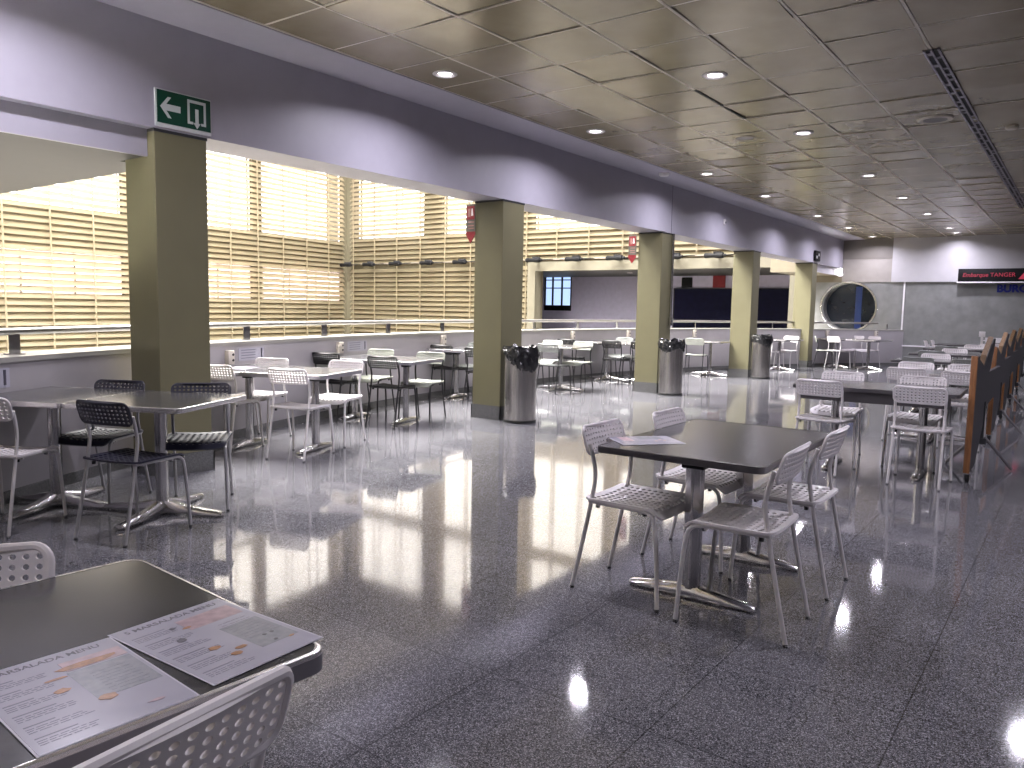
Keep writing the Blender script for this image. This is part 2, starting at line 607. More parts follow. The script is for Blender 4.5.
for cx_, cz_ in ((x0, z0), (x1, z0), (x1, z1), (x0, z1)):   # fill the corners between neighbouring rays
    near = sorted(range(n), key=lambda k: (outer[k][0] - cx_) ** 2 + (outer[k][1] - cz_) ** 2)[:2]
    vc = mb.bm.verts.new((cx_, y0, cz_))
    mb.face([vc, vo_[near[0]], vo_[near[1]]])
mb.box(-3.79, XR, YW, YW + 0.4, 0, 2.10)
struct(mb.build('wall_far', None, smooth=False))
w = struct(MB().box(-5.9, -4.3, YW + 0.46, YW + 0.50, 0.7, 2.2).build('window_1', 'round_glass', smooth=False))
mb = MB()
mb.rings([[(RC[0] + RR * 1.06 * k_ * cos(2 * pi * k / n), y_, RC[1] + RR * k_ * sin(2 * pi * k / n)) for k in range(n)] for k_, y_ in
          ((1.0, YW + 0.02), (1.0, YW - 0.03), (1.055, YW - 0.035), (1.07, YW - 0.02), (1.07, YW + 0.002))], cap0=False, cap1=False)
mb.build('window_ring', 'chrome', w)
mb = MB()
for yy in (0.14, 0.26, 0.38):
    mb.rings([[(RC[0] + RR * 1.06 * k_ * cos(2 * pi * k / n), YW + y_, RC[1] + RR * k_ * sin(2 * pi * k / n)) for k in range(n)] for k_, y_ in
              ((1.0, yy), (0.97, yy), (0.97, yy + 0.03), (1.0, yy + 0.03))], cap0=False, cap1=False)
mb.build('window_ring', 'alu', w)
MB().box(-5.02, -4.86, YW + 0.44, YW + 0.458, 0.9, 2.0).build('blue_strip', 'deep_blue', w, smooth=False)

mb = MB().use('white_wall')
mb.box(-4.09, XR, YW - 0.06, YW + 0.4, 2.10, ZC + 0.1)
struct(mb.build('wall_far_upper', None, smooth=False))
mb = MB().use('brown_panel')
mb.box(BX, -4.092, YW - 0.03, YW + 0.3, 2.69, ZC + 0.1)
mb.use('brown_panel_light')
mb.box(BX, -4.092, YW - 0.02, YW + 0.3, 2.10, 2.69)
struct(mb.build('wall_far_panel', None, smooth=False))
mb = MB().use('beige_soffit')
mb.box(-6.45, BX, YW - 0.01, YW + 0.3, 2.10, 2.275)
struct(mb.build('wall_far_band', None, smooth=False))
mb = MB()
mb.box(-3.80, -3.765, YW - 0.025, YW, 0.52, 2.10)
mb.box(-3.80, XR, YW - 0.025, YW, 0.49, 0.52)
struct(mb.build('trim_7', 'card_white', smooth=False))
mb = MB()
mb.box(XR, XR + 0.2, YB, YW, 0, ZC + 0.1)
struct(mb.build('wall_right', 'white_wall', smooth=False))
mb = MB()
mb.box(BX - 0.4, XR, YB - 0.2, YB, 0, ZC + 0.1)
struct(mb.build('wall_rear', 'white_wall', smooth=False))

# ------------------------------------------------------------------ atrium beyond the parapet
ZB, ZT = -3.5, 12.0
mb = MB()
mb.box(-28, -4.0, -6, YW + 1, ZB - 0.2, ZB)
struct(mb.build('floor_atrium', 'atrium_floor', smooth=False))
mb = MB()
mb.box(BX - 0.44, BX - 0.41, -6.2, YB, ZB, ZC + 0.3)  # unseen closing wall, added to keep stray sky light off the first pillar
mb.box(-4.2, -4.0, -6.2, YW + 1, ZB, -0.31)  # unseen wall below the hall floor, added to stop sky light leaking in
mb.box(-26, BX - 0.44, -6.2, -6.0, ZB, ZT)
mb.box(BX - 0.6, BX - 0.43, 2.98, YW, ZC, ZT)
struct(mb.build('wall_atrium', 'white_wall', smooth=False))
# roof with an opening over the middle of the void
mb = MB()
mb.box(-28, -17, -6, YW + 1, ZT, ZT + 0.3)
mb.box(-9, BX, -6, YW + 1, ZT, ZT + 0.3)
mb.box(-17, -9, -6, 4, ZT, ZT + 0.3)
mb.box(-17, -9, 19, YW + 1, ZT, ZT + 0.3)
struct(mb.build('ceiling_atrium', 'white_wall', smooth=False))

BANDS = ((1.34, 2.62), (3.70, 7.1), (7.5, 10.2))
def holed_wall(name, u0, u1, wins, zwins, frame):
    """wall along u with window openings in z bands; frame(u, d, z) -> world"""
    mb = MB()
    def bx(ua, ub, za, zb):
        P_ = [frame(ua, 0, za), frame(ub, 0, za), frame(ub, 0.35, za), frame(ua, 0.35, za), frame(ua, 0, zb), frame(ub, 0, zb), frame(ub, 0.35, zb), frame(ua, 0.35, zb)]
        v_ = [mb.bm.verts.new(p) for p in P_]
        for q in ((0, 3, 2, 1), (4, 5, 6, 7), (0, 1, 5, 4), (1, 2, 6, 5), (2, 3, 7, 6), (3, 0, 4, 7)):
            mb.face([v_[i] for i in q])
    z = ZB
    for za, zb, ww in zwins:
        bx(u0, u1, z, za)
        u = u0
        for a, b_ in ww:
            bx(u, a, za, zb)
            u = b_
        bx(u, u1, za, zb)
        z = zb
    bx(u0, u1, z, ZT)
    return struct(mb.build(name, 'atrium_wall', smooth=False))

WIN_N = [1]
def window_unit(frame, a, b_, za, zb):
    WIN_N[0] += 1
    mb = MB()
    def bx(ua, ub, z0_, z1_, d0=0.10, d1=0.16):
        P_ = [frame(ua, d0, z0_), frame(ub, d0, z0_), frame(ub, d1, z0_), frame(ua, d1, z0_), frame(ua, d0, z1_), frame(ub, d0, z1_), frame(ub, d1, z1_), frame(ua, d1, z1_)]
        v_ = [mb.bm.verts.new(p) for p in P_]
        for q in ((0, 3, 2, 1), (4, 5, 6, 7), (0, 1, 5, 4), (1, 2, 6, 5), (2, 3, 7, 6), (3, 0, 4, 7)):
            mb.face([v_[i] for i in q])
    t = 0.05
    bx(a, b_, za, za + t); bx(a, b_, zb - t, zb)
    bx(a, a + t, za, zb); bx(b_ - t, b_, za, zb)
    k = 3
    for i in range(1, k):
        u = a + (b_ - a) * i / k
        bx(u - 0.025, u + 0.025, za, zb)
    o = struct(mb.build('window_%d' % WIN_N[0], 'alu', smooth=False))
    mb = MB()
    v_ = [mb.bm.verts.new(frame(u, 0.13, z)) for u, z in ((a, za), (b_, za), (b_, zb), (a, zb))]
    mb.face(v_)
    mb.build('pane', 'frosted' if za < 2 else 'pane', o, smooth=False)

fA = lambda u, d, z: Vector((ax(u) - 0.30 - d, u, z))
fB = lambda u, d, z: Vector((u, YW + 0.30 + d, z))
winsA = [(-2.4, 2.1), (2.6, 7.05), (7.5, 11.95), (12.5, 16.95), (17.4, 21.7)]
winsB = [(-24.15, -20.45), (-19.55, -16.0), (-15.4, -12.4), (-11.9, -8.2)]
holed_wall('wall_left', -6, YW + 0.65, winsA, [(za, zb, winsA) for za, zb in BANDS], fA)
# far wall of the void: the wide opening into the back room lies under its louvres
def wallB():
    mb = MB()
    d0, d1 = YW + 0.30, YW + 0.65
    OX0, OX1 = -15.2, -6.62
    mb.box(-26, -6.4, d0, d1, ZB, -0.2)
    mb.box(-26, OX0, d0, d1, -0.2, BANDS[1][0] + 0.12)
    mb.box(OX0, -6.4, d0, d1, 2.62, BANDS[1][0] + 0.12)
    mb.box(OX1, -6.4, YW, d1, -0.6, 2.62)
    z = BANDS[1][0] + 0.12
    for za, zb in ((z, 7.1), BANDS[2]):
        if za > z: mb.box(-26, BX - 0.6, d0, d1, z, za)
        u = -26
        for a, b_ in winsB:
            mb.box(u, a, d0, d1, za, zb)
            u = b_
        mb.box(u, BX - 0.6, d0, d1, za, zb)
        z = zb
    mb.box(-26, BX - 0.6, d0, d1, z, ZT)
    return struct(mb.build('wall_far_atrium', 'atrium_wall', smooth=False))
wallB()
for za, zb in BANDS:
    for a, b_ in winsA:
        window_unit(fA, a, b_, za, zb)
for za, zb in ((BANDS[1][0] + 0.12, 7.1), BANDS[2]):
    for a, b_ in winsB:
        window_unit(fB, a, b_, za, zb)

# louvres
PITCH = 0.182
def slat_rows(mb, frame, u0, u1, z0, z1, tilt=radians(48), w=0.176, t=0.011):
    z = z0
    dy, dz = cos(tilt) * w / 2, sin(tilt) * w / 2
    ny, nz = -sin(tilt) * t / 2, cos(tilt) * t / 2
    while z < z1:
        # lower edge leans to the room: d is measured towards the window
        c = [(-dy - ny, -dz - nz), (dy - ny, dz - nz), (dy + ny, dz + nz), (-dy + ny, -dz + nz)]
        mb.rings([[frame(u, 0.12 + d - 0.28, z + h) for d, h in c] for u in (u0, u1)])
        z += PITCH
gA = lambda u, d, z: fA(u, d, z)
mb = MB()
slat_rows(mb, gA, -5.5, YW - 0.05, -1.0, 10.9)
blA = mb.build('louvre_blind', 'slat', smooth=False)
tag(blA, 'beige horizontal louvres covering the tall window wall left of the atrium corner', 'louvre blind')
mb = MB()
u = -5.0
while u < YW:
    P0, P1 = gA(u, -0.30, 0), gA(u, -0.27, 0)
    mb.box(P0.x - 0.015, P0.x + 0.015, u - 0.018, u + 0.018, -1.0, 10.95)
    u += 1.22
mb.build('ladder_cord', 'slat', blA, smooth=False)
mb = MB()
slat_rows(mb, fB, -24.3, -15.35, -1.0, 2.72)
slat_rows(mb, fB, -24.3, BX - 0.7, 2.95, 10.9)
blB = mb.build('louvre_blind', 'slat', smooth=False)
tag(blB, 'beige horizontal louvres on the far atrium wall behind the row of floodlights', 'louvre blind')
mb = MB()
u = -24.0
while u < BX - 1:
    mb.box(u - 0.018, u + 0.018, YW - 0.03, YW, -1.0 if u < -15.4 else 2.9, 10.95)
    u += 1.22
mb.build('ladder_cord', 'slat', blB, smooth=False)

# frame round the opening and the back room seen through it
mb = MB()
mb.box(-15.36, -6.45, YW - 0.05, YW + 0.3, 2.52, 2.82)
mb.box(-15.36, -15.05, YW - 0.05, YW + 0.3, -0.6, 2.52)
mb.box(-6.62, -6.45, YW - 0.05, YW + 0.3, -0.6, 2.52)
struct(mb.build('trim_8', 'opening_frame', smooth=False))
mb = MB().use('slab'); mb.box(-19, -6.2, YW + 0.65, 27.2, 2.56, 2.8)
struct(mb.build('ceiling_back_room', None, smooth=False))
mb = MB(); mb.box(-19, -6.2, YW + 0.3, 27.2, -0.3, 0.0)
struct(mb.build('floor_back_room', 'atrium_floor', smooth=False))
mb = MB().use('lilac_wall')
mb.box(-16.95, -6.2, 27.0, 27.2, 0, 2.56)
mb.box(-19.2, -18.3, 27.0, 27.2, 0, 2.56)
mb.box(-18.3, -16.95, 27.0, 27.2, 0, 1.2)
mb.box(-6.4, -6.2, YW + 0.65, 27.0, 0, 2.56)
mb.box(-19.2, -19.0, YW + 0.65, 27.2, 0, 2.56)
struct(mb.build('wall_back_room', None, smooth=False))
wnd = struct(MB().box(-18.3, -16.95, 27.1, 27.14, 1.2, 2.56).build('window_back_room', 'lit_window', smooth=False))
mb = MB()
for x in (-18.28, -17.9, -17.45, -17.0):
    mb.box(x - 0.03, x + 0.03, 27.03, 27.09, 1.2, 2.56)
for z in (1.23, 2.12, 2.45):
    mb.box(-18.3, -16.95, 27.03, 27.09, z - 0.02, z + 0.02)
mb.box(-18.3, -16.95, 27.03, 27.09, 1.2, 1.42)
mb.build('window_frame', 'black', wnd, smooth=False)
nb = thing('notice_board', 'long navy board on the back room wall seen through the wide opening', 'board', (-10, 26.9, 0.5))
MB().box(-2.4, 3.3, 0, 0.08, 0.0, 1.58).build('panel', 'navy_board', nb, smooth=False)
mb = MB()
for a_, b_, c_, d_ in ((-2.44, 3.34, -0.03, 0.0), (-2.44, 3.34, 1.58, 1.61), (-2.44, -2.4, -0.03, 1.61), (3.3, 3.34, -0.03, 1.61)):
    mb.box(a_, b_, -0.01, 0.09, c_, d_)
mb.build('border', 'dark_grey', nb, smooth=False)
tag(MB().box(-12.15, -11.75, 26.93, 26.98, 2.13, 2.50).build('wall_poster', 'black', smooth=False), 'small black poster above the navy board, left of the red one', 'poster')
tag(MB().box(-10.95, -10.5, 26.93, 26.98, 2.13, 2.56).build('wall_poster', 'sign_red', smooth=False), 'small red poster above the navy board in the back room', 'poster')

# small lamps of the back room
def ceiling_downlight(name, label, x, y, z, power, r=0.085, group=None, spot=True):
    t = thing(name, label, 'ceiling light', (x, y, z), 0, group)
    mb = MB()
    mb.lathe([(r * 0.80, 0.01), (r * 0.84, -0.008), (r * 1.02, -0.012), (r * 1.22, -0.004), (r * 1.22, 0.004)], n=28)
    mb.build('rim', 'white_metal', t)
    mb = MB()
    mb.lathe([(r * 0.82, 0.004), (r * 0.6, -0.004), (0.001, -0.006)], n=28, cap0=True)
    mb.build('lens', 'lamp_lens', t)
    if spot:
        ld = bpy.data.lights.new('disk', 'AREA')
        ld.shape = 'DISK'
        ld.size = r * 1.7
        ld.spread = radians(155)
        ld.energy = power
        ld.color = SPOT_COLOR
        lo = bpy.data.objects.new('bulb_light', ld)
        lo.location = (0, 0, -0.03)
        COL.objects.link(lo)
        lo.parent = t
    return t
ceiling_downlight('downlight', 'small round downlight in the back room ceiling beyond the wide opening', -8.45, 24.0, 2.56, 5)
ceiling_downlight('downlight', 'small round downlight in the back room ceiling left of the second pillar', -12.9, 24.3, 2.56, 5)

# ------------------------------------------------------------------ hall downlights
LG = 'recessed round downlights in the bronze ceiling'
row1 = [(1.96, None), (5.04, 'round recessed downlight nearest the camera beside the lilac beam'),
        (7.51, 'second downlight of the row beside the lilac beam'), (10.59, 'third downlight of the row beside the beam'),
        (13.06, 'fourth downlight of the row beside the beam'), (16.15, 'fifth downlight of the row beside the beam'),
        (18.62, 'sixth downlight of the row beside the beam'), (21.0, 'last downlight of the row beside the beam, by the far wall')]
row2 = [(3.19, None), (6.27, 'large near downlight of the right-hand row, above the front table'), (8.74, 'second downlight of the right-hand row'),
        (11.83, 'third downlight of the right-hand row'), (14.30, 'fourth downlight of the right-hand row'),
        (16.77, 'fifth downlight of the right-hand row'), (19.62, 'sixth downlight of the right-hand row'),
        (20.75, 'last but one downlight of the right-hand row'), ]
OFFL = 'unseen round ceiling downlight, among the continued rows and added fill lamps'
for y, lb in row1:
    ceiling_downlight('downlight', lb or OFFL, -4.46, y, ZC, SPOT_POWER, group=LG)
for y, lb in row2:
    ceiling_downlight('downlight', lb or OFFL, -2.61, y, ZC, SPOT_POWER, group=LG)
ceiling_downlight('downlight', 'last downlight of the right-hand row, close to the far wall', -2.64, 21.30, ZC, SPOT_POWER * 0.2, group=LG)
ceiling_downlight('downlight', OFFL, -0.9, -0.6, ZC, SPOT_POWER * 0.5, group=LG)  # unseen lamp, added to brighten the menus on the near table
for x, y in ((-0.26, 4.5), (1.8, 2.6), (1.8, 6.3), (1.8, 10.0), (-0.26, 9.56), (1.8, 14.3), (1.8, 18.5)):  # all out of view; the rightmost line of lamps is added as fill
    ceiling_downlight('downlight', OFFL, x, y, ZC, SPOT_POWER, group=LG)

# ------------------------------------------------------------------ ceiling fittings
t = thing('linear_air_slot', 'long dark twin air slot running away along the right of the ceiling', 'air vent', (-1.06, 6.5, ZC))
mb = MB()
for x in (-0.052, -0.004, 0.044):
    mb.box(x - 0.008, x + 0.008, 0, 10.0, -0.014, 0.0)
mb.build('rail', 'slot_frame', t, smooth=False)
mb = MB(); mb.box(-0.060, 0.054, 0, 10.0, -0.006, -0.004)
mb.build('dark_gap', 'black', t, smooth=False)
for k in range(62):
    mb = MB()
    y = 0.05 + k * 0.16 + random.uniform(-0.02, 0.02)
    s = random.choice((-0.028, 0.020))
    mb.box(s - 0.024, s + 0.024, y, y + random.uniform(0.03, 0.07), -0.012, -0.005)
    mb.build('blade', 'slot_frame', t, smooth=False)
t = thing('ceiling_speaker', 'round brown ceiling grille beside the long air slot', 'ceiling vent', (-1.36, 8.80, ZC))
MB().lathe([(0.10, -0.002), (0.115, -0.012), (0.155, -0.012), (0.165, 0.0)], n=28).build('rim', 'tbar', t)
MB().lathe([(0.11, -0.010), (0.06, -0.004), (0.001, -0.004)], n=28).build('grille', 'brown_panel', t)
t = thing('ceiling_speaker', 'faint round ceiling grille among the tiles between the two downlight rows', 'ceiling vent', (-3.22, 8.66, ZC))
MB().lathe([(0.09, -0.002), (0.10, -0.008), (0.13, -0.008), (0.14, 0.0)], n=28).build('rim', 'ceil', t)
MB().lathe([(0.095, -0.006), (0.05, -0.003), (0.001, -0.003)], n=28).build('grille', 'brown_panel_light', t)
t = thing('smoke_detector', 'small dark round detector on the ceiling right of the air slot', 'detector', (-0.77, 9.50, ZC))
MB().lathe([(0.06, 0.0), (0.06, -0.02), (0.045, -0.035), (0.001, -0.037)], n=24).build('body', 'tbar', t)
MB().lathe([(0.055, -0.012), (0.062, -0.016), (0.055, -0.02)], n=24).build('vent_ring', 'dark_grey', t)
t = thing('smoke_detector', 'small white round detector on the ceiling border above the beam', 'detector', (-4.93, 10.20, ZC - 0.012))
MB().lathe([(0.075, 0.0), (0.075, -0.02), (0.055, -0.04), (0.001, -0.042)], n=24).build('body', 'white_metal', t)
MB().lathe([(0.068, -0.014), (0.078, -0.018), (0.068, -0.022)], n=24).build('vent_ring', 'alu', t)
mb = MB()
mb.box(-2.925, -2.898, 6.58, 7.8, ZC - 0.006, ZC - 0.001)
o = mb.build('ceiling_crack', 'black', smooth=False)
tag(o, 'dark open joint between two ceiling panels right of the near downlight', 'ceiling gap')
t = thing('motion_sensor', 'tiny white sensor on the lilac beam past the second pillar', 'sensor', (BX, 13.37, 2.84))
MB().box(0, 0.03, -0.03, 0.03, -0.045, 0.045, bevel=0.006).build('housing', 'white_metal', t)
MB().tube([(0.028, 0, -0.01), (0.045, 0, -0.014)], 0.018).build('eye', 'dark_grey', t)

# ------------------------------------------------------------------ emergency exit sign
t = thing('exit_sign', 'green exit sign with white arrow and door pictogram on the beam above the dark pillar', 'sign', (BX, 2.965, 2.475))
W_, H_ = 0.425, 0.255
def yz(poly, d0, d1, key, name, par):
    mb = MB()
    mb.rings([[(d, y, z) for y, z in poly] for d in (d0, d1)])
    return mb.build(name, key, par, smooth=False)
yz([(0, 0), (W_, 0), (W_, H_), (0, H_)], 0, 0.012, 'sign_white', 'border', t)
g0 = 0.012
yz([(0.012, 0.026), (W_ - 0.006, 0.026), (W_ - 0.006, H_ - 0.008), (0.012, H_ - 0.008)], 0.0121, 0.016, 'sign_green', 'panel', t)
def S(pts):  # sign drawing, in units of the panel 0..1.9 x 0..1
    return [(0.012 + x * (W_ - 0.018) / 1.9, 0.026 + z * (H_ - 0.034)) for x, z in pts]
yz(S([(0.10, 0.5), (0.36, 0.82), (0.48, 0.82), (0.31, 0.60), (0.80, 0.60), (0.80, 0.40), (0.31, 0.40), (0.48, 0.18), (0.36, 0.18)]), 0.0161, 0.018, 'sign_white', 'arrow', t)
yz(S([(1.05, 0.14), (1.05, 0.90), (1.72, 0.90), (1.72, 0.14), (1.54, 0.14), (1.54, 0.22), (1.64, 0.22), (1.64, 0.81), (1.13, 0.81), (1.13, 0.22), (1.25, 0.22), (1.25, 0.14)]), 0.0161, 0.018, 'sign_white', 'door_outline', t)
yz(S([(1.33, 0.64), (1.45, 0.64), (1.45, 0.20), (1.52, 0.20), (1.39, 0.02), (1.26, 0.20), (1.33, 0.20)]), 0.0161, 0.018, 'sign_white', 'down_arrow', t)

t = thing('exit_sign', 'tiny dark sign hung on the beam above the last pillar', 'sign', (BX, 18.98, 2.50))
MB().box(0, 0.05, 0.0, 0.40, 0.0, 0.24, bevel=0.004).build('panel', 'black', t)
MB().box(0.0501, 0.053, 0.05, 0.16, 0.06, 0.12).build('pictogram', 'sign_white', t, smooth=False)
MB().box(0.0501, 0.053, 0.22, 0.32, 0.12, 0.18).build('pictogram', 'sign_white', t, smooth=False)

# hanging offer tags
def pennant(x, y, lab, w=0.135):
    t = thing('hanging_pennant', lab, 'hanging sign', (x, y, 1.985), 0, 'red and white pennants hung beside the pillars')
    def xz(poly, d0, d1, key, name):
        mb = MB(); mb.rings([[(px, d, pz) for px, pz in poly] for d in (d0, d1)])
        return mb.build(name, key, t, smooth=False)
    xz([(0, 0.10), (w / 2, 0.0), (w, 0.10), (w, 0.44), (0, 0.44)], 0.0, 0.006, 'card_grey', 'card')
    xz([(0.0, 0.10), (w / 2, 0.0), (w, 0.10), (w, 0.135), (0.0, 0.135)], -0.002, -0.0002, 'sign_red', 'red_point')
    xz([(0.012, 0.27), (w - 0.012, 0.27), (w - 0.012, 0.42), (0.012, 0.42)], -0.002, -0.0002, 'sign_red', 'red_square')
    xz([(0.03, 0.30), (w * 0.48, 0.30), (w * 0.48, 0.39), (0.03, 0.39)], -0.004, -0.0021, 'sign_pink', 'picture')
    xz([(w * 0.55, 0.31), (w - 0.03, 0.31), (w - 0.04, 0.39), (w * 0.60, 0.39)], -0.004, -0.0021, 'card_white', 'picture')
    for z in (0.165, 0.195, 0.235):
        xz([(0.03, z), (w - 0.02, z), (w - 0.02, z + 0.012), (0.03, z + 0.012)], -0.002, -0.0002, 'sign_pink', 'print_line')
    mb = MB(); mb.tube([(w * 0.3, 0.003, 0.44), (w * 0.3, 0.003, 0.49)], 0.003, 6)
    mb.tube([(w * 0.7, 0.003, 0.44), (w * 0.7, 0.003, 0.49)], 0.003, 6)
    mb.build('hanger', 'alu', t)
pennant(-5.78, 6.92, 'red and white pennant hung under the beam left of the second pillar')
pennant(-5.835, 10.92, 'red and white pennant hung under the beam left of the third pillar')

# conduit on the third pillar
t = thing('cable_conduit', 'grey cable pipe down the right side of the third pillar', 'pipe', (BX + 0.018, 11.30, 0))
MB().tube([(0, 0, 1.16), (0, 0, 2.455)], 0.022).build('pipe', 'alu', t)
MB().box(-0.016, 0.03, -0.045, 0.045, 1.04, 1.16, bevel=0.004).build('junction_box', 'alu', t)

# ------------------------------------------------------------------ handrail on the parapet
t = thing('handrail', 'polished steel handrail on short posts along the curved parapet', 'handrail', (0, 0, 0))
yr = [-2.0 + k * 0.25 for k in range(int((21.3 + 2.0) / 0.25) + 1)]
MB().tube([(arc_x(y, 0.16), y, 1.055) for y in yr], 0.024, 12).build('rail', 'rail_steel', t)
post_ys = [0.62] + [2.16, 4.64, 5.94, 7.25, 8.53, 11.04, 12.33, 13.54, 16.0, 18.35, 21.49] + [14.95]
for y in post_ys:
    x = arc_x(y, 0.16)
    mb = MB()
    a = atan2(-(y - ARC_CY), ARC_R)
    mt = Matrix.Translation((x, y, 0)) @ Matrix.Rotation(-a, 4, 'Z')
    mb.box(-0.010, 0.010, -0.032, 0.032, 0.905, 1.035, mt)
    mb.box(-0.045, 0.045, -0.06, 0.06, 0.905, 0.913, mt)
    mb.build('post', 'alu', t, smooth=False)

# service boxes and notices on the parapet
def at_arc(y, name, lab, cat, group):
    dx = (y - ARC_CY) / sqrt(ARC_R ** 2 - (y - ARC_CY) ** 2)
    # local +y along the wall, +x into the hall
    rz = atan2(-dx, 1)
    return thing(name, lab, cat, (arc_x(y), y, 0), rz, group)
box_labs = ['ivory service box on the parapet right of the dark pillar', 'ivory service box on the parapet behind the black chairs',
            'pale service box on the parapet left of the second pillar', 'pale service box on the parapet behind the middle tables',
            'pale service box on the parapet left of the third pillar', 'pale service box on the parapet right of the third pillar',
            'pale service box on the curved parapet right of the last pillar, left one', 'pale service box on the curved parapet right of the last pillar, right one']
for (y, z0, hh), lab in zip(((4.21, 0.70, 0.13), (6.03, 0.71, 0.13), (8.32, 0.69, 0.17), (11.93, 0.70, 0.17), (13.65, 0.70, 0.17), (15.73, 0.72, 0.15), (19.7, 0.74, 0.13), (21.0, 0.74, 0.13)), box_labs):
    t = at_arc(y, 'service_box', lab, 'wall box', 'service boxes on the parapet')
    MB().box(0, 0.045, -0.045, 0.045, z0, z0 + hh, bevel=0.006).build('housing', 'outlet', t)
    MB().tube([(0.02, 0, z0), (0.02, 0.01, z0 - 0.06), (0.012, 0.0, z0 - 0.12)], 0.006, 8).build('cable', 'grey_metal', t)
    mb = MB()
    mb.tube([(0.044, 0.02, z0 + hh * 0.7), (0.05, 0.02, z0 + hh * 0.7)], 0.012, 10)
    mb.tube([(0.044, 0.02, z0 + hh * 0.3), (0.05, 0.02, z0 + hh * 0.3)], 0.012, 10)
    mb.build('socket_hole', 'dark_grey', t)
for y, lab in ((1.85, 'paper notice on the parapet at the far left edge'), (4.55, 'paper notice on the parapet beside the box right of the dark pillar'), (6.40, 'paper notice on the parapet behind the black chairs')):
    t = at_arc(y, 'wall_notice', lab, 'notice', 'paper notices on the parapet')
    MB().box(-0.001, 0.004, -0.20, 0.20, 0.72, 0.84).build('sheet', 'paper', t, smooth=False)
    mb = MB()
    for z in (0.82, 0.795, 0.77, 0.745):
        mb.box(0.0041, 0.005, -0.16, 0.06, z - 0.004, z + 0.004)
    mb.build('print_line', 'ink_grey', t, smooth=False)
    MB().box(0.0041, 0.006, 0.15, 0.17, 0.735, 0.83).build('black_mark', 'ink', t, smooth=False)

# ------------------------------------------------------------------ floodlights on the far atrium wall
def floodlight(lab, x):
    t = thing('floodlight', lab, 'floodlight', (x, YW - 0.25, 2.86), 0, 'black floodlights on the far atrium wall')
    mb = MB()
    pts = [(-0.31, 0.060), (-0.28, 0.075), (-0.05, 0.062), (0.08, 0.085), (0.24, 0.080), (0.26, 0.045), (0.32, 0.040)]
    mb.rings([[(px, -0.10 + r * 1.1 * cos(2 * pi * k / 14), r * sin(2 * pi * k / 14)) for k in range(14)] for px, r in pts])
    mb.build('housing', 'black', t)
    mb = MB()
    for k in range(5):
        mb.box(-0.02 + k * 0.05, -0.005 + k * 0.05, -0.18, -0.02, 0.05, 0.105)
    mb.build('cooling_fin', 'dark_grey', t, smooth=False)
    MB().box(-0.03, 0.03, -0.02, 0.22, -0.03, 0.03).build('bracket', 'black', t, smooth=False)
    MB().tube([(0.30, -0.10, 0.0), (0.44, 0.05, 0.02), (0.60, 0.12, 0.03)], 0.016, 8).build('cable', 'black', t)
fl = [(-24.05, 'black floodlight nearest the atrium corner'), (-22.75, 'second black floodlight from the atrium corner'), (-21.3, 'third black floodlight from the atrium corner'),
      (-19.7, 'fourth black floodlight from the atrium corner'), (-18.1, 'black floodlight just left of the second pillar'),
      (-14.9, 'black floodlight just right of the second pillar'), (-13.35, 'black floodlight above the opening, middle one of three'),
      (-11.85, 'black floodlight partly behind the small pennant'), (-9.95, 'black floodlight touching the third pillar on its right'), (-8.65, 'black floodlight between the third and fourth pillars')]
for x, lab in fl:
    floodlight(lab, x)
t = thing('conduit_rail', 'thin rail that carries the black floodlights along the far atrium wall', 'rail', (0, YW - 0.07, 2.89))
MB().box(-24.6, -6.9, -0.02, 0.02, -0.012, 0.012).build('bar', 'brown_panel', t, smooth=False)
for k in range(12):
    x = -24.2 + k * 1.55
    MB().box(x - 0.015, x + 0.015, 0.0, 0.36, -0.02, 0.02).build('bracket', 'brown_panel', t, smooth=False)

# ------------------------------------------------------------------ signs on the far wall
t = thing('led_sign', 'black display sign with red boarding letters on the far white wall', 'sign', (-2.60, YW - 0.20, 2.10))
MB().box(0, 3.2, 0, 0.14, 0, 0.30, bevel=0.008).build('housing', 'black', t)
mt = Matrix.Rotation(pi / 2, 4, 'X')
text_obj('Embarque', 0.130, 'led_red', t, Matrix.Translation((0.09, -0.004, 0.11)) @ mt, bold=0.002, shear=0.2)
text_obj('TANGER', 0.130, 'led_red', t, Matrix.Translation((0.66, -0.004, 0.11)) @ mt, bold=0.0)
mb = MB()
mb.prism([(1.22, 0.05), (1.30, 0.16), (1.36, 0.24), (1.46, 0.20), (1.54, 0.05)], 0.001, 0.004, mtx=Matrix.Rotation(pi / 2, 4, 'X'))
mb.build('red_logo', 'led_red', t, smooth=False)
mb = MB(); mb.box(-0.02, 3.22, -0.01, 0.15, -0.035, -0.004)
mb.build('ledge', 'card_white', t, smooth=False)
t = thing('shop_lettering', 'bold blue capital letters on the grey far wall under the display sign', 'sign lettering', (-1.80, YW - 0.02, 1.86))
text_obj('BURG', 0.235, 'blue_letters', t, Matrix.Rotation(pi / 2, 4, 'X'), depth=0.02, bold=0.012)

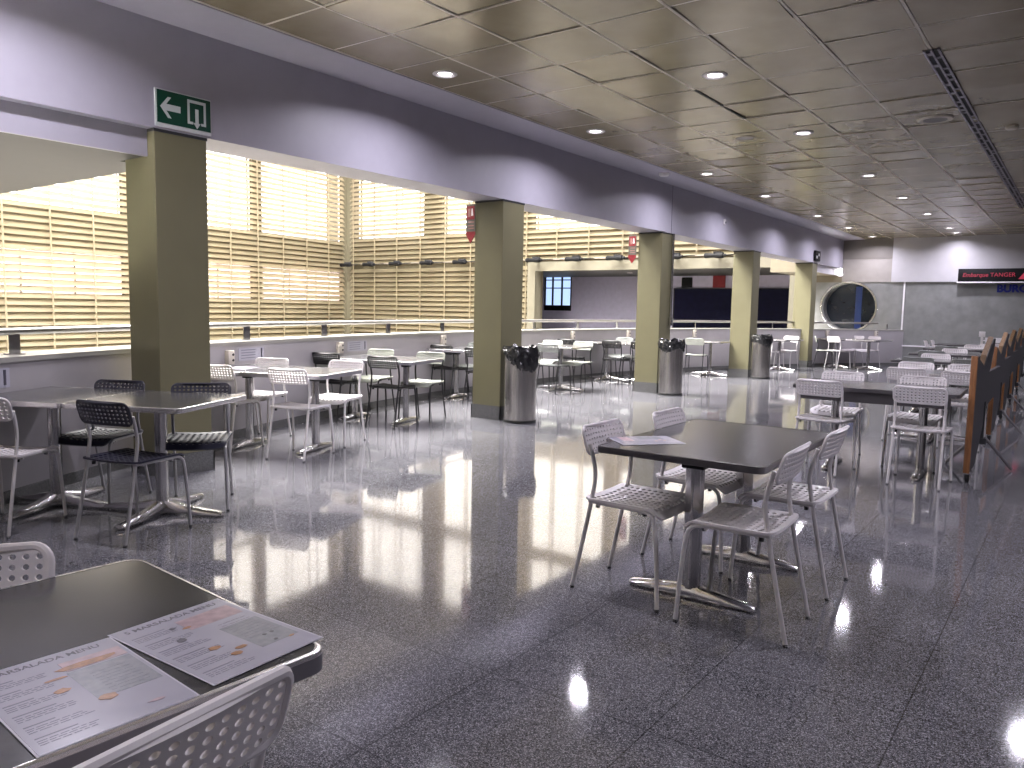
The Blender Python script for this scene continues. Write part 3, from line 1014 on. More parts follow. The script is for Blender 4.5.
# ------------------------------------------------------------------ chairs
def perforated(nu, nv, hu, hv, border, rcorner, hole, fmap, thick, nseg=8):
    """panel with real holes: half sizes hu, hv of the outline, border width, holes nu x nv"""
    bm = bmesh.new()
    iu, iv = hu - border, hv - border
    cu, cv = 2 * iu / nu, 2 * iv / nv
    q = nseg // 4
    def vkey(u, v):
        return (round(u, 5), round(v, 5))
    cache = {}
    def V_(u, v):
        k = vkey(u, v)
        if k not in cache:
            cache[k] = bm.verts.new(fmap(u, v))
        return cache[k]
    for i in range(nu):
        for j in range(nv):
            cx_, cy_ = -iu + (i + 0.5) * cu, -iv + (j + 0.5) * cv
            ou, inn = [], []
            for k in range(nseg):
                a = pi / 4 + 2 * pi * k / nseg
                c_, s_ = cos(a), sin(a)
                t_ = 1 / max(abs(c_), abs(s_))
                ou.append(V_(cx_ + c_ * t_ * cu / 2, cy_ + s_ * t_ * cv / 2))
                inn.append(bm.verts.new(fmap(cx_ + c_ * cu / 2 * hole, cy_ + s_ * cv / 2 * hole)))
            for k in range(nseg):
                l = (k + 1) % nseg
                bm.faces.new([ou[k], ou[l], inn[l], inn[k]])
    # border ring with rounded outer corners
    sp = []
    nU, nV = nu * q, nv * q
    def pos(u, v):
        return V_(u, v)
    # recompute the boundary positions exactly as the cells made them
    def cell_line(lo, cell, cnt):
        out = []
        for i in range(cnt):
            c0 = lo + (i + 0.5) * cell
            for k in range(q + 1):
                a = -pi / 4 + (pi / 2) * k / q
                out.append(c0 + math.tan(a) * cell / 2)
        res = []
        for x in out:
            if not res or abs(x - res[-1]) > 1e-6:
                res.append(x)
        return res
    ul, vl = cell_line(-iu, cu, nu), cell_line(-iv, cv, nv)
    loop = [(u, -iv) for u in ul[:-1]] + [(iu, v) for v in vl[:-1]] + [(u, iv) for u in reversed(ul[1:])] + [(-iu, v) for v in reversed(vl[1:])]
    def outer_pt(u, v):
        x, y = u * hu / iu, v * hv / iv
        dx_, dy_ = abs(x) - (hu - rcorner), abs(y) - (hv - rcorner)
        if dx_ > 0 and dy_ > 0:
            l_ = max(dx_, dy_) / sqrt(dx_ * dx_ + dy_ * dy_)
            x = math.copysign(hu - rcorner + dx_ * l_, x)
            y = math.copysign(hv - rcorner + dy_ * l_, y)
        return x, y
    o_ = [bm.verts.new(fmap(*outer_pt(u, v))) for u, v in loop]
    i_ = [V_(u, v) for u, v in loop]
    for k in range(len(loop)):
        l = (k + 1) % len(loop)
        bm.faces.new([i_[k], o_[k], o_[l], i_[l]])
    bmesh.ops.recalc_face_normals(bm, faces=bm.faces[:])
    bmesh.ops.solidify(bm, geom=bm.faces[:], thickness=thick)
    return bm

def back_map(u, v):
    # u across, v up (-.09..+.09): leans back towards the top, slightly dished
    z = 0.682 + v
    y = 0.093 - (z - 0.574) * 0.30 - 0.020 * (1 - (u / 0.195) ** 2) - 0.6 * max(0, v - 0.05) * 0.5
    return (u, y, z)
def seat_map(u, v):
    y = 0.245 + v
    z = 0.432 - 0.016 * (1 - (u / 0.19) ** 2) * (1 - ((v) / 0.19) ** 2 * 0.5)
    if v > 0.125:
        z -= (v - 0.125) ** 2 * 10.0
    if v < -0.15:
        z += (-0.15 - v) * 0.15
    return (u, y, z)

_meshes = {}
def panel_mesh(kind, key, fine):
    k = (kind, key, fine)
    if k not in _meshes:
        if kind == 'backrest':
            if fine:
                bm = perforated(13, 5, 0.178, 0.062, 0.010, 0.034, 0.60, back_map, 0.009, 16)
            else:
                bm = perforated(13, 5, 0.178, 0.062, 0.009, 0.034, 0.58, back_map, 0.009, 8)
        else:
            bm = perforated(9, 11, 0.190, 0.188, 0.022, 0.04, 0.66, seat_map, 0.010, 8)
        me = bpy.data.meshes.new(kind)
        bm.to_mesh(me); bm.free()
        for p in me.polygons: p.use_smooth = True
        me.set_sharp_from_angle(angle=radians(45))
        me.materials.append(M[key])
        _meshes[k] = me
    return _meshes[k]

def make_chair(name, pkey, fkey, fine=False):
    t = thing(name, '', 'chair')
    for kind in ('seat', 'backrest'):
        o = bpy.data.objects.new(kind, panel_mesh(kind, pkey, fine))
        COL.objects.link(o); o.parent = t
    # rolled rim round the backrest
    mb = MB()
    loop = []
    hu, hv, rc_ = 0.176, 0.060, 0.034
    for x_, v_ in rrect(hu, hv, rc_, 6):
        p_ = back_map(x_, v_)
        loop.append(Vector(p_) + Vector((0, -0.004, 0)))
    loop = loop + loop[:2]
    mb.tube(loop, 0.0070 if not fine else 0.010, 8, caps=False)
    mb.build('back_rim', pkey, t)
    for s in (-1, 1):
        mb = MB()
        mb.tube(smooth_path([(s * 0.172, 0.0, 0.004), (s * 0.168, 0.045, 0.21), (s * 0.166, 0.088, 0.42), (s * 0.166, 0.104, 0.53), (s * 0.168, 0.094, 0.60), (s * 0.170, 0.075, 0.67)], 5), 0.0095, 10)
        l = mb.build('leg', fkey, t)
        mb = MB(); mb.lathe([(0.001, 0.0), (0.0095, 0.0), (0.0100, 0.010), (0.0090, 0.012)], (s * 0.172, 0.001, 0), 10)
        mb.build('foot_cap', 'rubber', l)
        mb = MB()
        mb.tube(smooth_path([(s * 0.195, 0.436, 0.004), (s * 0.188, 0.424, 0.20), (s * 0.184, 0.408, 0.355), (s * 0.182, 0.388, 0.400), (s * 0.180, 0.345, 0.414), (s * 0.178, 0.20, 0.416), (s * 0.170, 0.078, 0.416)], 5), 0.0095, 10)
        l = mb.build('leg', fkey, t)
        mb = MB(); mb.lathe([(0.001, 0.0), (0.0095, 0.0), (0.0100, 0.010), (0.0090, 0.012)], (s * 0.195, 0.436, 0), 10)
        mb.build('foot_cap', 'rubber', l)
    mb = MB()
    mb.tube([(-0.178, 0.13, 0.407), (0.178, 0.13, 0.407)], 0.007, 8)
    mb.tube([(-0.18, 0.33, 0.402), (0.18, 0.33, 0.402)], 0.007, 8)
    mb.build('stretcher', fkey, t)
    mb = MB()
    for s in (-1, 1):
        mb.tube([(s * 0.155, 0.345, 0.404), (s * 0.155, 0.345, 0.388)], 0.010, 8)
        mb.tube([(s * 0.155, 0.115, 0.404), (s * 0.155, 0.115, 0.388)], 0.010, 8)
    mb.build('seat_fixing', 'rubber', t)
    return t

protos = {
    'white': make_chair('dining_chair', 'white_plastic', 'white_metal'),
    'fine': make_chair('dining_chair', 'white_plastic', 'white_metal', True),
    'black': make_chair('dining_chair', 'black_plastic', 'black_metal'),
    'navy': make_chair('dining_chair', 'navy_plastic', 'grey_metal'),
    'grey': make_chair('dining_chair', 'grey_plastic', 'black_metal'),
    'pale': make_chair('dining_chair', 'pale_plastic', 'black_metal'),
}
_used = set()
def chair(kind, x, y, face, label, group):
    """x, y: midpoint of the rear feet; face: heading in degrees (0 looks along +y, positive turns left)"""
    p = protos[kind]
    c = p if kind not in _used else copy_tree(p)
    _used.add(kind)
    c.location = (x, y, 0)
    c.rotation_euler = (0, 0, radians(face))
    c['label'] = label; c['group'] = group; c['category'] = 'chair'
    return c

# ------------------------------------------------------------------ tables
def bar_base(length=0.56):
    """foot bar with sloping upper side, along local y"""
    mb = MB()
    L = length / 2
    secs = []
    for s in (-1, -0.985, -0.94, -0.6, -0.16, -0.08, 0.08, 0.16, 0.6, 0.94, 0.985, 1):
        a = abs(s)
        h = 0.062 if a <= 0.09 else (0.056 if a < 0.2 else 0.056 - (a - 0.16) * 0.034)
        w_ = 0.034 - 0.004 * a
        if a >= 1: h *= 0.45; w_ *= 0.55
        elif a > 0.98: h *= 0.85; w_ *= 0.85
        z0 = 0.008
        secs.append([(-w_, s * L, z0), (-w_, s * L, h * 0.55), (-w_ * 0.6, s * L, h * 0.92), (0, s * L, h), (w_ * 0.6, s * L, h * 0.92), (w_, s * L, h * 0.55), (w_, s * L, z0)])
    mb.rings(secs)
    for s in (-0.88, 0.88):
        mb.lathe([(0.001, 0), (0.016, 0), (0.016, 0.010)], (0, s * L, 0), 10)
    return mb

def pedestal_mb(h, x=0, y=0):
    mb = MB()
    prof = []
    for k in range(24):
        a = 2 * pi * k / 24
        r = 1.0 - 0.14 * (k % 4 == 2)
        prof.append((x + 0.032 * r * cos(a), y + 0.042 * r * sin(a)))
    mb.prism(prof, 0.045, h)
    return mb

def make_rect_table(L, W, H, edge, name='dining_table', rows=1, spacing=0.66):
    t = thing(name, '', 'table')
    mb = MB()
    mb.prism(rrect(L / 2 - 0.006, W / 2 - 0.006, 0.03), H - 0.026, H)
    mb.build('table_top', 'top_dark', t)
    mb = MB()
    mb.rings([[(x, y, z) for x, y in rrect(L / 2 - d, W / 2 - d, 0.033)] for d, z in ((0.007, H - 0.030), (0.0, H - 0.028), (-0.001, H - 0.014), (0.0, H - 0.001), (0.004, H + 0.0012), (0.0075, H + 0.0008))], cap0=False, cap1=False)
    mb.build('edge_strip', edge, t)
    if edge == 'edge_light':
        mb = MB()
        mb.rings([[(x, y, z) for x, y in rrect(L / 2 - d, W / 2 - d, 0.034)] for d, z in ((0.004, H - 0.038), (-0.0015, H - 0.036), (-0.0015, H - 0.008), (0.004, H - 0.006))], cap0=False, cap1=False)
        mb.build('edge_skirt', 'edge_grey', t)
    for s in (-1, 1):
        p = pedestal_mb(H - 0.05).build('pedestal', 'alu', t)
        p.location = (s * spacing / 2, 0, 0)
        b_ = bar_base(min(0.60, W * 0.80)).build('foot_bar', 'chrome', t)
        b_.location = (s * spacing / 2, 0, 0)
        mb = MB()
        mb.box(-0.05, 0.05, -W * 0.33, W * 0.33, H - 0.05, H - 0.031)
        mb.box(-0.035, 0.035, -0.05, 0.05, H - 0.085, H - 0.05)
        k = mb.build('bracket', 'black', t, smooth=False)
        k.location = (s * spacing / 2, 0, 0)
    return t

def make_square_table(L, H, edge, arm=0.40, name='dining_table'):
    t = thing(name, '', 'table')
    mb = MB()
    mb.prism(rrect(L / 2 - 0.006, L / 2 - 0.006, 0.03), H - 0.026, H)
    mb.build('table_top', 'top_dark', t)
    mb = MB()
    mb.rings([[(x, y, z) for x, y in rrect(L / 2 - d, L / 2 - d, 0.033)] for d, z in ((0.007, H - 0.030), (0.0, H - 0.028), (-0.001, H - 0.014), (0.0, H - 0.001), (0.004, H + 0.0012), (0.0075, H + 0.0008))], cap0=False, cap1=False)
    mb.build('edge_strip', edge, t)
    pedestal_mb(H - 0.05).build('pedestal', 'alu', t)
    mb = MB()
    for k in range(4):
        a = k * pi / 2
        d = Vector((cos(a), sin(a), 0)); n_ = Vector((-sin(a), cos(a), 0))
        secs = []
        for s, w_, h in ((0.0, 0.034, 0.085), (0.06, 0.036, 0.080), (0.16, 0.034, 0.058), (arm - 0.03, 0.030, 0.036), (arm - 0.006, 0.026, 0.032), (arm, 0.014, 0.018)):
            secs.append([tuple(d * s + n_ * w_ * q + Vector((0, 0, zz))) for q, zz in ((-1, 0.010), (-1, h * 0.55), (-0.55, h * 0.95), (0, h), (0.55, h * 0.95), (1, h * 0.55), (1, 0.010))])
        mb.rings(secs)
        mb.lathe([(0.001, 0), (0.016, 0), (0.016, 0.012)], tuple(d * (arm - 0.05)), 10)
    mb.build('star_foot', 'chrome', t)
    MB().box(-L * 0.33, L * 0.33, -0.03, 0.03, H - 0.05, H - 0.031).box(-0.03, 0.03, -L * 0.33, L * 0.33, H - 0.049, H - 0.032).build('bracket', 'black', t, smooth=False)
    return t

def place(t, x, y, deg, label, group=None):
    t.location = (x, y, 0); t.rotation_euler = (0, 0, radians(deg))
    t['label'] = label; t['category'] = 'table'
    if group: t['group'] = group
    return t

G_T = 'dark topped canteen tables'
# near table with the menus
near_tab = place(make_rect_table(1.20, 0.70, 0.69, 'edge_light'), -1.375, 0.262, 86.5, 'near dark table with pale metal edge, bottom left, two menus on it', G_T)
# front right table
place(make_rect_table(1.14, 0.74, 0.67, 'edge_dark'), -1.345, 3.52, 91, 'dark table in the middle foreground with four white chairs and one menu sheet', G_T)
# two square tables pushed together by the dark pillar
sq = place(make_square_table(0.73, 0.69, 'edge_light'), -4.40, 2.46, 26, 'square dark table in front of the dark pillar, right one of the pair', G_T)
place(copy_tree(sq), -5.055, 2.145, 26, 'square dark table by the parapet at the left edge, left one of the pair', G_T)
# tables along the parapet
rt = place(make_rect_table(1.20, 0.74, 0.69, 'edge_light'), -5.68, 4.30, 21, 'dark table ringed by white chairs just right of the dark pillar', G_T)
place(copy_tree(rt), -6.285, 6.07, 14.6, 'dark table among black chairs left of the second pillar', G_T)
place(copy_tree(rt), -6.77, 8.37, 8, 'dark table half hidden by the second pillar, near the parapet', G_T)
ms_ = place(make_square_table(0.76, 0.69, 'edge_light'), -6.65, 10.33, 5, 'square table just right of the second pillar behind the first bin', G_T)
place(copy_tree(ms_), -7.03, 12.45, 0, 'square table by the parapet midway between the second and third pillars', G_T)
place(copy_tree(ms_), -6.25, 12.35, 0, 'square table at the left side of the third pillar', G_T)
place(copy_tree(ms_), -6.05, 14.9, -5, 'square table at the right of the third pillar behind the second bin', G_T)
place(copy_tree(ms_), -5.52, 17.55, -12, 'square table between the fourth and fifth pillars behind the third bin', G_T)
place(copy_tree(ms_), -4.86, 19.66, -20, 'square table just right of the last pillar, left of the round window tables', G_T)
place(copy_tree(ms_), -4.06, 19.45, -20, 'square table with white chairs right below the round window', G_T)
# right-hand row
r2 = place(make_rect_table(1.20, 0.72, 0.69, 'edge_dark'), -1.33, 6.86, 2, 'dark table of the right-hand row nearest the camera', G_T)
R2_COPIES = [copy_tree(ms_)] + [copy_tree(r2) for _ in range(4)]
MB().box(-0.54, 0.54, -0.33, -0.30, 0.575, 0.660).build('apron', 'edge_dark', r2, smooth=False)
place(R2_COPIES[0], -1.22, 9.05, 0, 'second dark table of the right-hand row', G_T)
place(R2_COPIES[1], -1.45, 11.45, 0, 'third dark table of the right-hand row', G_T)
place(R2_COPIES[2], -1.60, 13.60, 0, 'fourth dark table of the right-hand row', G_T)
place(R2_COPIES[3], -1.75, 15.90, 0, 'fifth dark table of the right-hand row', G_T)
place(R2_COPIES[4], -1.95, 18.60, 0, 'farthest table of the right-hand row, below the grey wall', G_T)

# ------------------------------------------------------------------ chairs placed
GW, GB = 'white perforated chairs', 'black perforated chairs'
# foreground table
chair('white', -1.815, 3.13, -90, 'white chair at the near left of the foreground table, its back nearest the floor reflections', GW)
chair('white', -1.785, 3.77, -90, 'white chair at the far left of the foreground table', GW)
chair('white', -0.845, 3.10, 92, 'white chair at the near right of the foreground table, closest to the camera', GW)
chair('white', -0.845, 3.71, 90, 'white chair at the far right of the foreground table', GW)
# near table
chair('fine', -0.85, 0.52, 95, 'white chair cropped at the bottom left, back towards the camera, at the table with menus', GW)
c = chair('fine', -1.875, 0.60, -125, 'white chair behind the near table at the left edge, only its back showing', GW)
# pair of square tables
GN = 'navy chairs with silver legs at the paired tables'
chair('navy', -4.075, 1.93, 16, 'navy chair seen from behind, front one at the paired tables', GN)
chair('navy', -5.09, 2.60, 207, 'navy chair by the parapet facing us, left of the dark pillar', GN)
chair('navy', -4.60, 2.86, 230, 'navy chair directly in front of the dark pillar, facing the table', GN)
chair('white', -4.67, 1.58, 32, 'white chair cut by the left edge of the photo', GW)
# white chairs right of the dark pillar
chair('white', -5.88, 3.74, 20, 'white chair half hidden by the dark pillar', GW)
chair('white', -6.27, 4.66, 202, 'white chair against the parapet facing us, behind the first long table', GW)
chair('white', -5.16, 3.93, 20, 'white chair seen from behind, right of the dark pillar, front one', GW)
chair('white', -5.58, 4.98, 200, 'white chair at the far right side of the first long table, facing us', GW)
# black chairs
chair('black', -6.62, 5.55, 14, 'black chair half behind a white one, left one of the black group', GB)
chair('black', -5.83, 5.63, 14, 'black chair seen from behind in the middle of the black group', GB)
chair('pale', -6.79, 6.60, 195, 'pale backed chair with black legs against the parapet behind the black group', GB)
chair('pale', -6.02, 6.64, 195, 'grey-green backed chair on black legs at the right end of the black group', GB)
chair('black', -7.11, 7.98, 8, 'black chair between the black group and the second pillar', GB)
chair('black', -6.38, 7.84, 8, 'black chair cut by the left side of the second pillar', GB)
chair('grey', -7.22, 8.98, 185, 'grey backed chair by the parapet just left of the second pillar', GB)
# between second and third pillars
chair('grey', -6.47, 9.64, 3, 'grey chair just right of the first bin, seen from behind', GB)
chair('pale', -7.12, 10.83, 190, 'pale backed chair behind the grey one right of the first bin', GB)
chair('black', -7.26, 11.40, 5, 'black chair by the parapet in the middle of the second bay', GB)
chair('pale', -6.53, 10.84, 182, 'pale backed chair on black legs facing us in the second bay', GB)
chair('black', -6.52, 11.66, 2, 'dark chair seen from behind left of the third pillar', GB)
chair('black', -6.65, 13.15, 180, 'black chair facing us left of the third pillar', GB)
chair('grey', -7.08, 13.25, 180, 'grey chair against the parapet in the second bay', GB)
chair('black', -5.98, 11.7, 5, 'black chair just showing at the left of the third pillar', GB)
# beyond the third pillar
chair('pale', -6.12, 14.25, 10, 'pale backed chair on dark legs just right of the second bin', GB)
chair('white', -6.45, 17.05, -80, 'white chair seen side on just left of the fourth pillar', GW)
chair('white', -5.72, 17.05, -10, 'white chair behind the third bin', GW)
chair('white', -5.42, 18.15, 170, 'white chair between the third bin and the last pillar', GW)
chair('pale', -5.12, 18.80, -75, 'pale chair seen side on just right of the last pillar', GB)
chair('white', -4.78, 19.05, -25, 'white chair seen from behind below the round window, left one', GW)
chair('white', -4.52, 20.45, 160, 'white chair below the round window, middle one', GW)
chair('white', -4.10, 20.35, 150, 'white chair below the round window, right one', GW)
# right-hand row
chair('white', -1.68, 6.33, -3, 'white chair of the right-hand row seen from behind, left one', GW)
chair('white', -1.76, 7.50, 183, 'white chair behind the nearest right-hand table, left one', GW)
chair('white', -0.96, 6.32, 0, 'white chair of the right-hand row seen from behind, nearest the boards', GW)
chair('white', -1.10, 7.48, 178, 'white chair behind the nearest right-hand table, right one', GW)
chair('white', -1.43, 8.55, 0, 'white chair in the second row of the right-hand tables, left one', GW)
chair('white', -0.92, 8.42, 2, 'white chair in the second row of the right-hand tables, right one', GW)
chair('white', -1.52, 9.75, 180, 'white chair behind the second right-hand table, left one', GW)
chair('white', -1.02, 9.75, 180, 'white chair behind the second right-hand table, right one', GW)
chair('grey', -1.69, 10.86, 0, 'dark grey chair in the third row of the right-hand tables, left one', GB)
chair('grey', -1.14, 10.86, 0, 'dark grey chair in the third row of the right-hand tables, right one', GB)
chair('white', -1.66, 12.15, 180, 'white chair behind the third right-hand table', GW)
chair('grey', -1.85, 13.05, 0, 'dark grey chair in the fourth row of the right-hand tables', GB)
chair('white', -1.70, 14.35, 180, 'white chair behind the fourth right-hand table', GW)
chair('grey', -1.95, 15.30, 0, 'dark grey chair in the fifth row of the right-hand tables', GB)
chair('white', -1.65, 16.70, 180, 'white chair behind the fifth right-hand table, left one', GW)
chair('white', -1.15, 16.70, 180, 'white chair behind the fifth right-hand table, right one', GW)
chair('white', -2.78, 18.45, -90, 'white chair seen side on at the farthest table, front one of two', GW)
chair('white', -2.72, 18.95, -90, 'white chair seen side on at the farthest table, rear one of two', GW)
chair('white', -1.45, 17.60, 0, 'white chair close to the small card stand at the farthest table', GW)

# ------------------------------------------------------------------ menus
def menu(x, y, z, rz, label, title, variant):
    """A4 sheet: local x = reading direction, local y = up the page"""
    t = thing('menu_sheet', label, 'menu', (x, y, z), rz, 'laminated menu sheets')
    MB().box(-0.108, 0.108, -0.150, 0.150, 0.0, 0.0008).build('lamination', 'clear_film', t, smooth=False)
    MB().box(-0.105, 0.105, -0.1485, 0.1485, 0.0001, 0.0012).build('sheet', 'paper', t, smooth=False)
    zt = 0.00125
    text_obj(title, 0.0185, 'ink', t, Matrix.Translation((0.0, 0.124, zt)), 'title', 0.0001, 0.0003, align='CENTER')
    mb = MB()
    rnd = random.Random(variant)
    def line(x0, x1, y, h=0.0016):
        mb.box(x0, x1, y, y + h, zt, zt + 0.0002)
    for blk in range(6):
        yy = 0.095 - blk * 0.040
        line(-0.095, -0.095 + rnd.uniform(0.035, 0.06), yy, 0.0026)
        for l in range(3):
            x0 = -0.095
            while x0 < -0.022:
                w_ = rnd.uniform(0.006, 0.014)
                line(x0, x0 + w_, yy - 0.008 - l * 0.006)
                x0 += w_ + 0.003
    for l in range(9):
        x0 = 0.030
        while x0 < 0.085:
            w_ = rnd.uniform(0.006, 0.014)
            line(x0, x0 + w_, 0.035 - l * 0.011)
            x0 += w_ + 0.003
    mb.build('print_line', 'ink_grey', t, smooth=False)
    def blob(key, cx_, cy_, rx, ry, name='picture'):
        poly = [(cx_ + rx * cos(a) * rnd.uniform(0.7, 1.1), cy_ + ry * sin(a) * rnd.uniform(0.7, 1.1)) for a in [2 * pi * k / 11 for k in range(11)]]
        MB().prism(poly, zt + 0.0003, zt + 0.0006).build(name, key, t, smooth=False)
    if variant == 1:
        MB().box(0.005, 0.100, -0.055, 0.062, 0.00121, 0.00124).build('tinted_box', 'ink_tint', t, smooth=False)
        MB().box(0.008, 0.100, 0.066, 0.104, 0.00121, 0.0016).build('tinted_box', 'ink_pink', t, smooth=False)
        blob('ink_orange', 0.040, 0.078, 0.050, 0.011)
        blob('ink_orange', -0.012, 0.052, 0.020, 0.004)
        blob('ink_orange', -0.020, 0.008, 0.012, 0.009)
        blob('ink_orange', 0.018, -0.058, 0.014, 0.011)
        blob('ink_pink', 0.060, -0.118, 0.014, 0.004)
    else:
        MB().box(-0.010, 0.096, 0.055, 0.108, 0.00121, 0.0014).build('tinted_box', 'ink_pink', t, smooth=False)
        MB().box(0.020, 0.096, -0.10, 0.020, 0.00121, 0.00124).build('tinted_box', 'ink_tint', t, smooth=False)
        for q in ((-0.028, 0.085, 0.006, 0.006, 'ink'), (-0.010, 0.070, 0.010, 0.004, 'ink_orange'), (-0.045, 0.030, 0.009, 0.010, 'ink'),
                  (-0.030, -0.040, 0.012, 0.008, 'ink_orange'), (-0.020, -0.085, 0.010, 0.008, 'ink_orange'), (0.000, -0.070, 0.012, 0.006, 'ink_orange'),
                  (0.055, -0.060, 0.004, 0.004, 'ink'), (0.070, -0.060, 0.004, 0.004, 'ink'), (0.055, -0.09, 0.004, 0.004, 'ink'), (0.080, -0.10, 0.006, 0.003, 'ink_orange')):
            blob(q[4], *q[:4])
    return t
ZT_ = 0.6912
menu(-1.165, 0.515, ZT_, radians(90 - 3.5), 'laminated menu nearest the left edge on the near table', 'MARSALADA MENU', 1)
menu(-1.172, 0.745, ZT_, radians(90 + 2), 'laminated menu at the corner of the near table, right one of two', '5 MARSALADA MENU', 2)
menu(-1.60, 3.22, 0.6712, radians(140), 'menu sheet lying on the table in the middle foreground', 'MARSALADA MENU', 3)
menu(-6.02, 4.12, ZT_, radians(30), 'menu sheet on the table among white chairs right of the dark pillar', 'MARSALADA MENU', 4)

# ------------------------------------------------------------------ litter bins
def bin_(x, y, label, seed, drape):
    rnd = random.Random(seed)
    t = thing('litter_bin', label, 'bin', (x, y, 0), 0, 'steel litter bins in front of the pillars')
    MB().lathe([(0.001, 0.0), (0.182, 0.0), (0.186, 0.012), (0.182, 0.03)], n=40).build('base_ring', 'rubber', t)
    MB().lathe([(0.180, 0.02), (0.181, 0.40), (0.180, 0.795), (0.170, 0.80), (0.160, 0.795), (0.158, 0.60), (0.158, 0.03)], n=48).build('steel_drum', 'brushed', t)
    # liner: crumpled skirt folded over the rim
    n_ = 72
    ph = [rnd.uniform(0, 2 * pi) for _ in range(6)]
    def wob(a, k): return sin(a * (5 + 2 * k) + ph[k % 6]) * 0.5 + sin(a * (11 + 3 * k) + ph[(k + 2) % 6]) * 0.35 + rnd.uniform(-0.25, 0.25)
    rings_ = []
    low = [drape(2 * pi * k / n_) for k in range(n_)]
    for lvl in range(8):
        f_ = lvl / 7
        ring = []
        for k in range(n_):
            a = 2 * pi * k / n_
            zz = 0.80 + 0.040 + 0.016 * wob(a, 0) * (1 - f_) + 0.010 * wob(a, lvl) - f_ * low[k]
            rr_ = 0.186 + 0.022 * sin(f_ * pi) + 0.014 * wob(a, lvl) * (0.4 + f_) - 0.010 * f_
            ring.append((rr_ * cos(a), rr_ * sin(a), zz))
        rings_.append(ring)
    inner = [[(r_ * cos(2 * pi * k / n_), r_ * sin(2 * pi * k / n_), z_ + 0.01 * wob(2 * pi * k / n_, 3)) for k in range(n_)] for r_, z_ in ((0.02, 0.42), (0.13, 0.45), (0.150, 0.70), (0.156, 0.82))]
    mb = MB()
    mb.rings(inner + rings_, cap0=True, cap1=False)
    o = mb.build('liner_bag', 'bag', t, angle=25)
    return t
def drape_a(a):   # hangs low on the camera side, cut short on the left
    d = math.degrees((a + pi) % (2 * pi) - pi)
    if d < -135 or d > 110: return 0.07
    if d < -50: return 0.07 + 0.21 * (d + 135) / 85
    if d < 15: return 0.28
    return 0.07 + 0.21 * max(0, 1 - (d - 15) / 60)
def drape_b(a):
    return 0.17 + 0.03 * sin(3 * a)
def drape_c(a):
    d = (a - radians(-30) + pi) % (2 * pi) - pi
    return 0.14 + 0.10 * math.exp(-(d / 0.9) ** 2)
bin_(-5.058, 7.03, 'steel bin with torn black liner in front of the second pillar', 1, drape_a)
bin_(-5.058, 10.94, 'steel bin with puffed black liner in front of the third pillar', 2, drape_b)
bin_(-5.058, 15.00, 'steel bin with black liner in front of the fourth pillar', 3, drape_c)

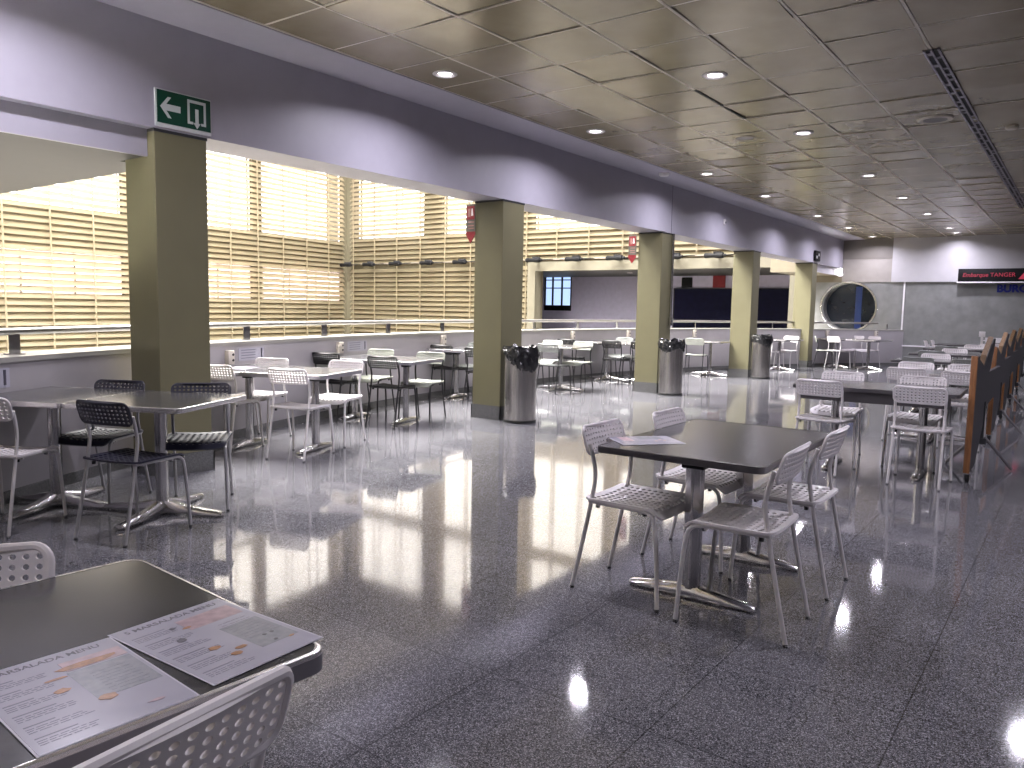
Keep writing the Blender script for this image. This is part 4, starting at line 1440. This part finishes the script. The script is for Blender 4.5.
# ------------------------------------------------------------------ folded boards on castors
def board(x, y, rz, label, s=1.0):
    t = thing('folding_board', label, 'folding table', (x, y, 0), rz, 'folded boards on castors in a row at the right')
    def yz_prism(poly, x0, x1, key, name, mtx=None):
        mb = MB()
        r0 = [Vector((x0, a, b_)) for a, b_ in poly]; r1 = [Vector((x1, a, b_)) for a, b_ in poly]
        if mtx: r0 = [mtx @ p for p in r0]; r1 = [mtx @ p for p in r1]
        mb.rings([r0, r1])
        return mb.build(name, key, t, smooth=False)
    near = [(0, 0.085), (0, 0.965), (0.20, 0.93), (0.95, 0.80), (2.0, 0.80), (2.0, 0.56), (1.10, 0.52), (0.95, 0.50), (0.35, 0.09)]
    b1 = yz_prism(near, -0.014, 0.014, 'panel_dark', 'leaf')
    mb = MB(); mb.box(-0.026, 0.017, -0.030, 0.0, 0.075, 0.97, bevel=0.004)
    mb.build('edge_strip', 'wood_edge', b1)
    far = [(0, 0.0), (0.03, 0.16), (0.26, 0.30), (0.42, 0.30), (0.62, 0.02), (0.62, -0.04), (0.0, -0.04)]
    mt_ = Matrix.Translation((-0.012, 0.52, 0.79)) @ Matrix.Rotation(radians(8), 4, 'Y')
    b2 = yz_prism(far, -0.016, 0.016, 'panel_dark', 'leaf', mt_)
    mb = MB()
    mb.rings([[mt_ @ Vector((xx, a, b_)) for a, b_ in [(-0.012, -0.04), (-0.012, 0.02), (0.02, 0.17), (0.25, 0.315), (0.26, 0.30), (0.03, 0.16), (0.0, 0.0), (0.0, -0.04)]] for xx in (-0.028, 0.010)])
    mb.build('edge_strip', 'wood_pale', b2, smooth=False)
    # castors with fork
    for yy in (0.03,):
        mb = MB()
        mb.box(-0.028, 0.028, yy - 0.03, yy + 0.03, 0.062, 0.085)
        mb.box(-0.024, -0.018, yy - 0.02, yy + 0.02, 0.02, 0.065)
        mb.box(0.018, 0.024, yy - 0.02, yy + 0.02, 0.02, 0.065)
        k = mb.build('castor_fork', 'chrome', t, smooth=False)
        mb = MB()
        mb.rings([[(xx, yy + r_ * cos(2 * pi * q / 20), 0.034 + r_ * sin(2 * pi * q / 20)) for q in range(20)] for xx, r_ in ((-0.015, 0.026), (-0.012, 0.034), (0.012, 0.034), (0.015, 0.026))])
        mb.build('castor_wheel', 'rubber', k)
    # splayed support legs and stem
    for s_ in (-1, 1):
        mb = MB()
        mb.tube([(s_ * 0.03, 0.78, 0.26), (s_ * 0.24, 0.78, 0.012)], 0.013, 8)
        mb.build('support_leg', 'steel_grey', t)
    mb = MB()
    mb.box(-0.022, 0.022, 0.755, 0.805, 0.20, 0.56)
    mb.box(-0.045, 0.045, 0.75, 0.81, 0.20, 0.25)
    mb.build('stem', 'dark_grey', t, smooth=False)
    return t
for (x, y), lab in zip(((-0.665, 6.80), (-0.735, 9.22), (-0.80, 11.4), (-0.86, 13.66), (-0.92, 16.0)),
                       ('nearest folded dark board on a castor at the right, brown edge facing us', 'second folded board on castors of the row at the right',
                        'third folded board on castors of the row at the right', 'fourth folded board on castors of the row at the right', 'farthest folded board on castors of the row at the right')):
    board(x, y, 0, lab)

# ------------------------------------------------------------------ card stand at the far table
t = thing('card_stand', 'small white stand with a card on the farthest right-hand table', 'card stand', (-1.72, 18.42, 0.69))
MB().box(-0.05, 0.05, -0.04, 0.04, 0, 0.012, bevel=0.003).build('base', 'white_metal', t)
MB().box(-0.022, 0.022, -0.01, 0.01, 0.012, 0.27, bevel=0.003).build('stem', 'white_metal', t)
MB().box(-0.055, 0.055, -0.018, 0.0, 0.17, 0.28, bevel=0.003).build('holder', 'white_metal', t)
MB().box(0.06, 0.42, -0.012, -0.004, 0.06, 0.16).box(0.0, 0.07, -0.010, -0.004, 0.09, 0.11).build('card', 'card_white', t, smooth=False)
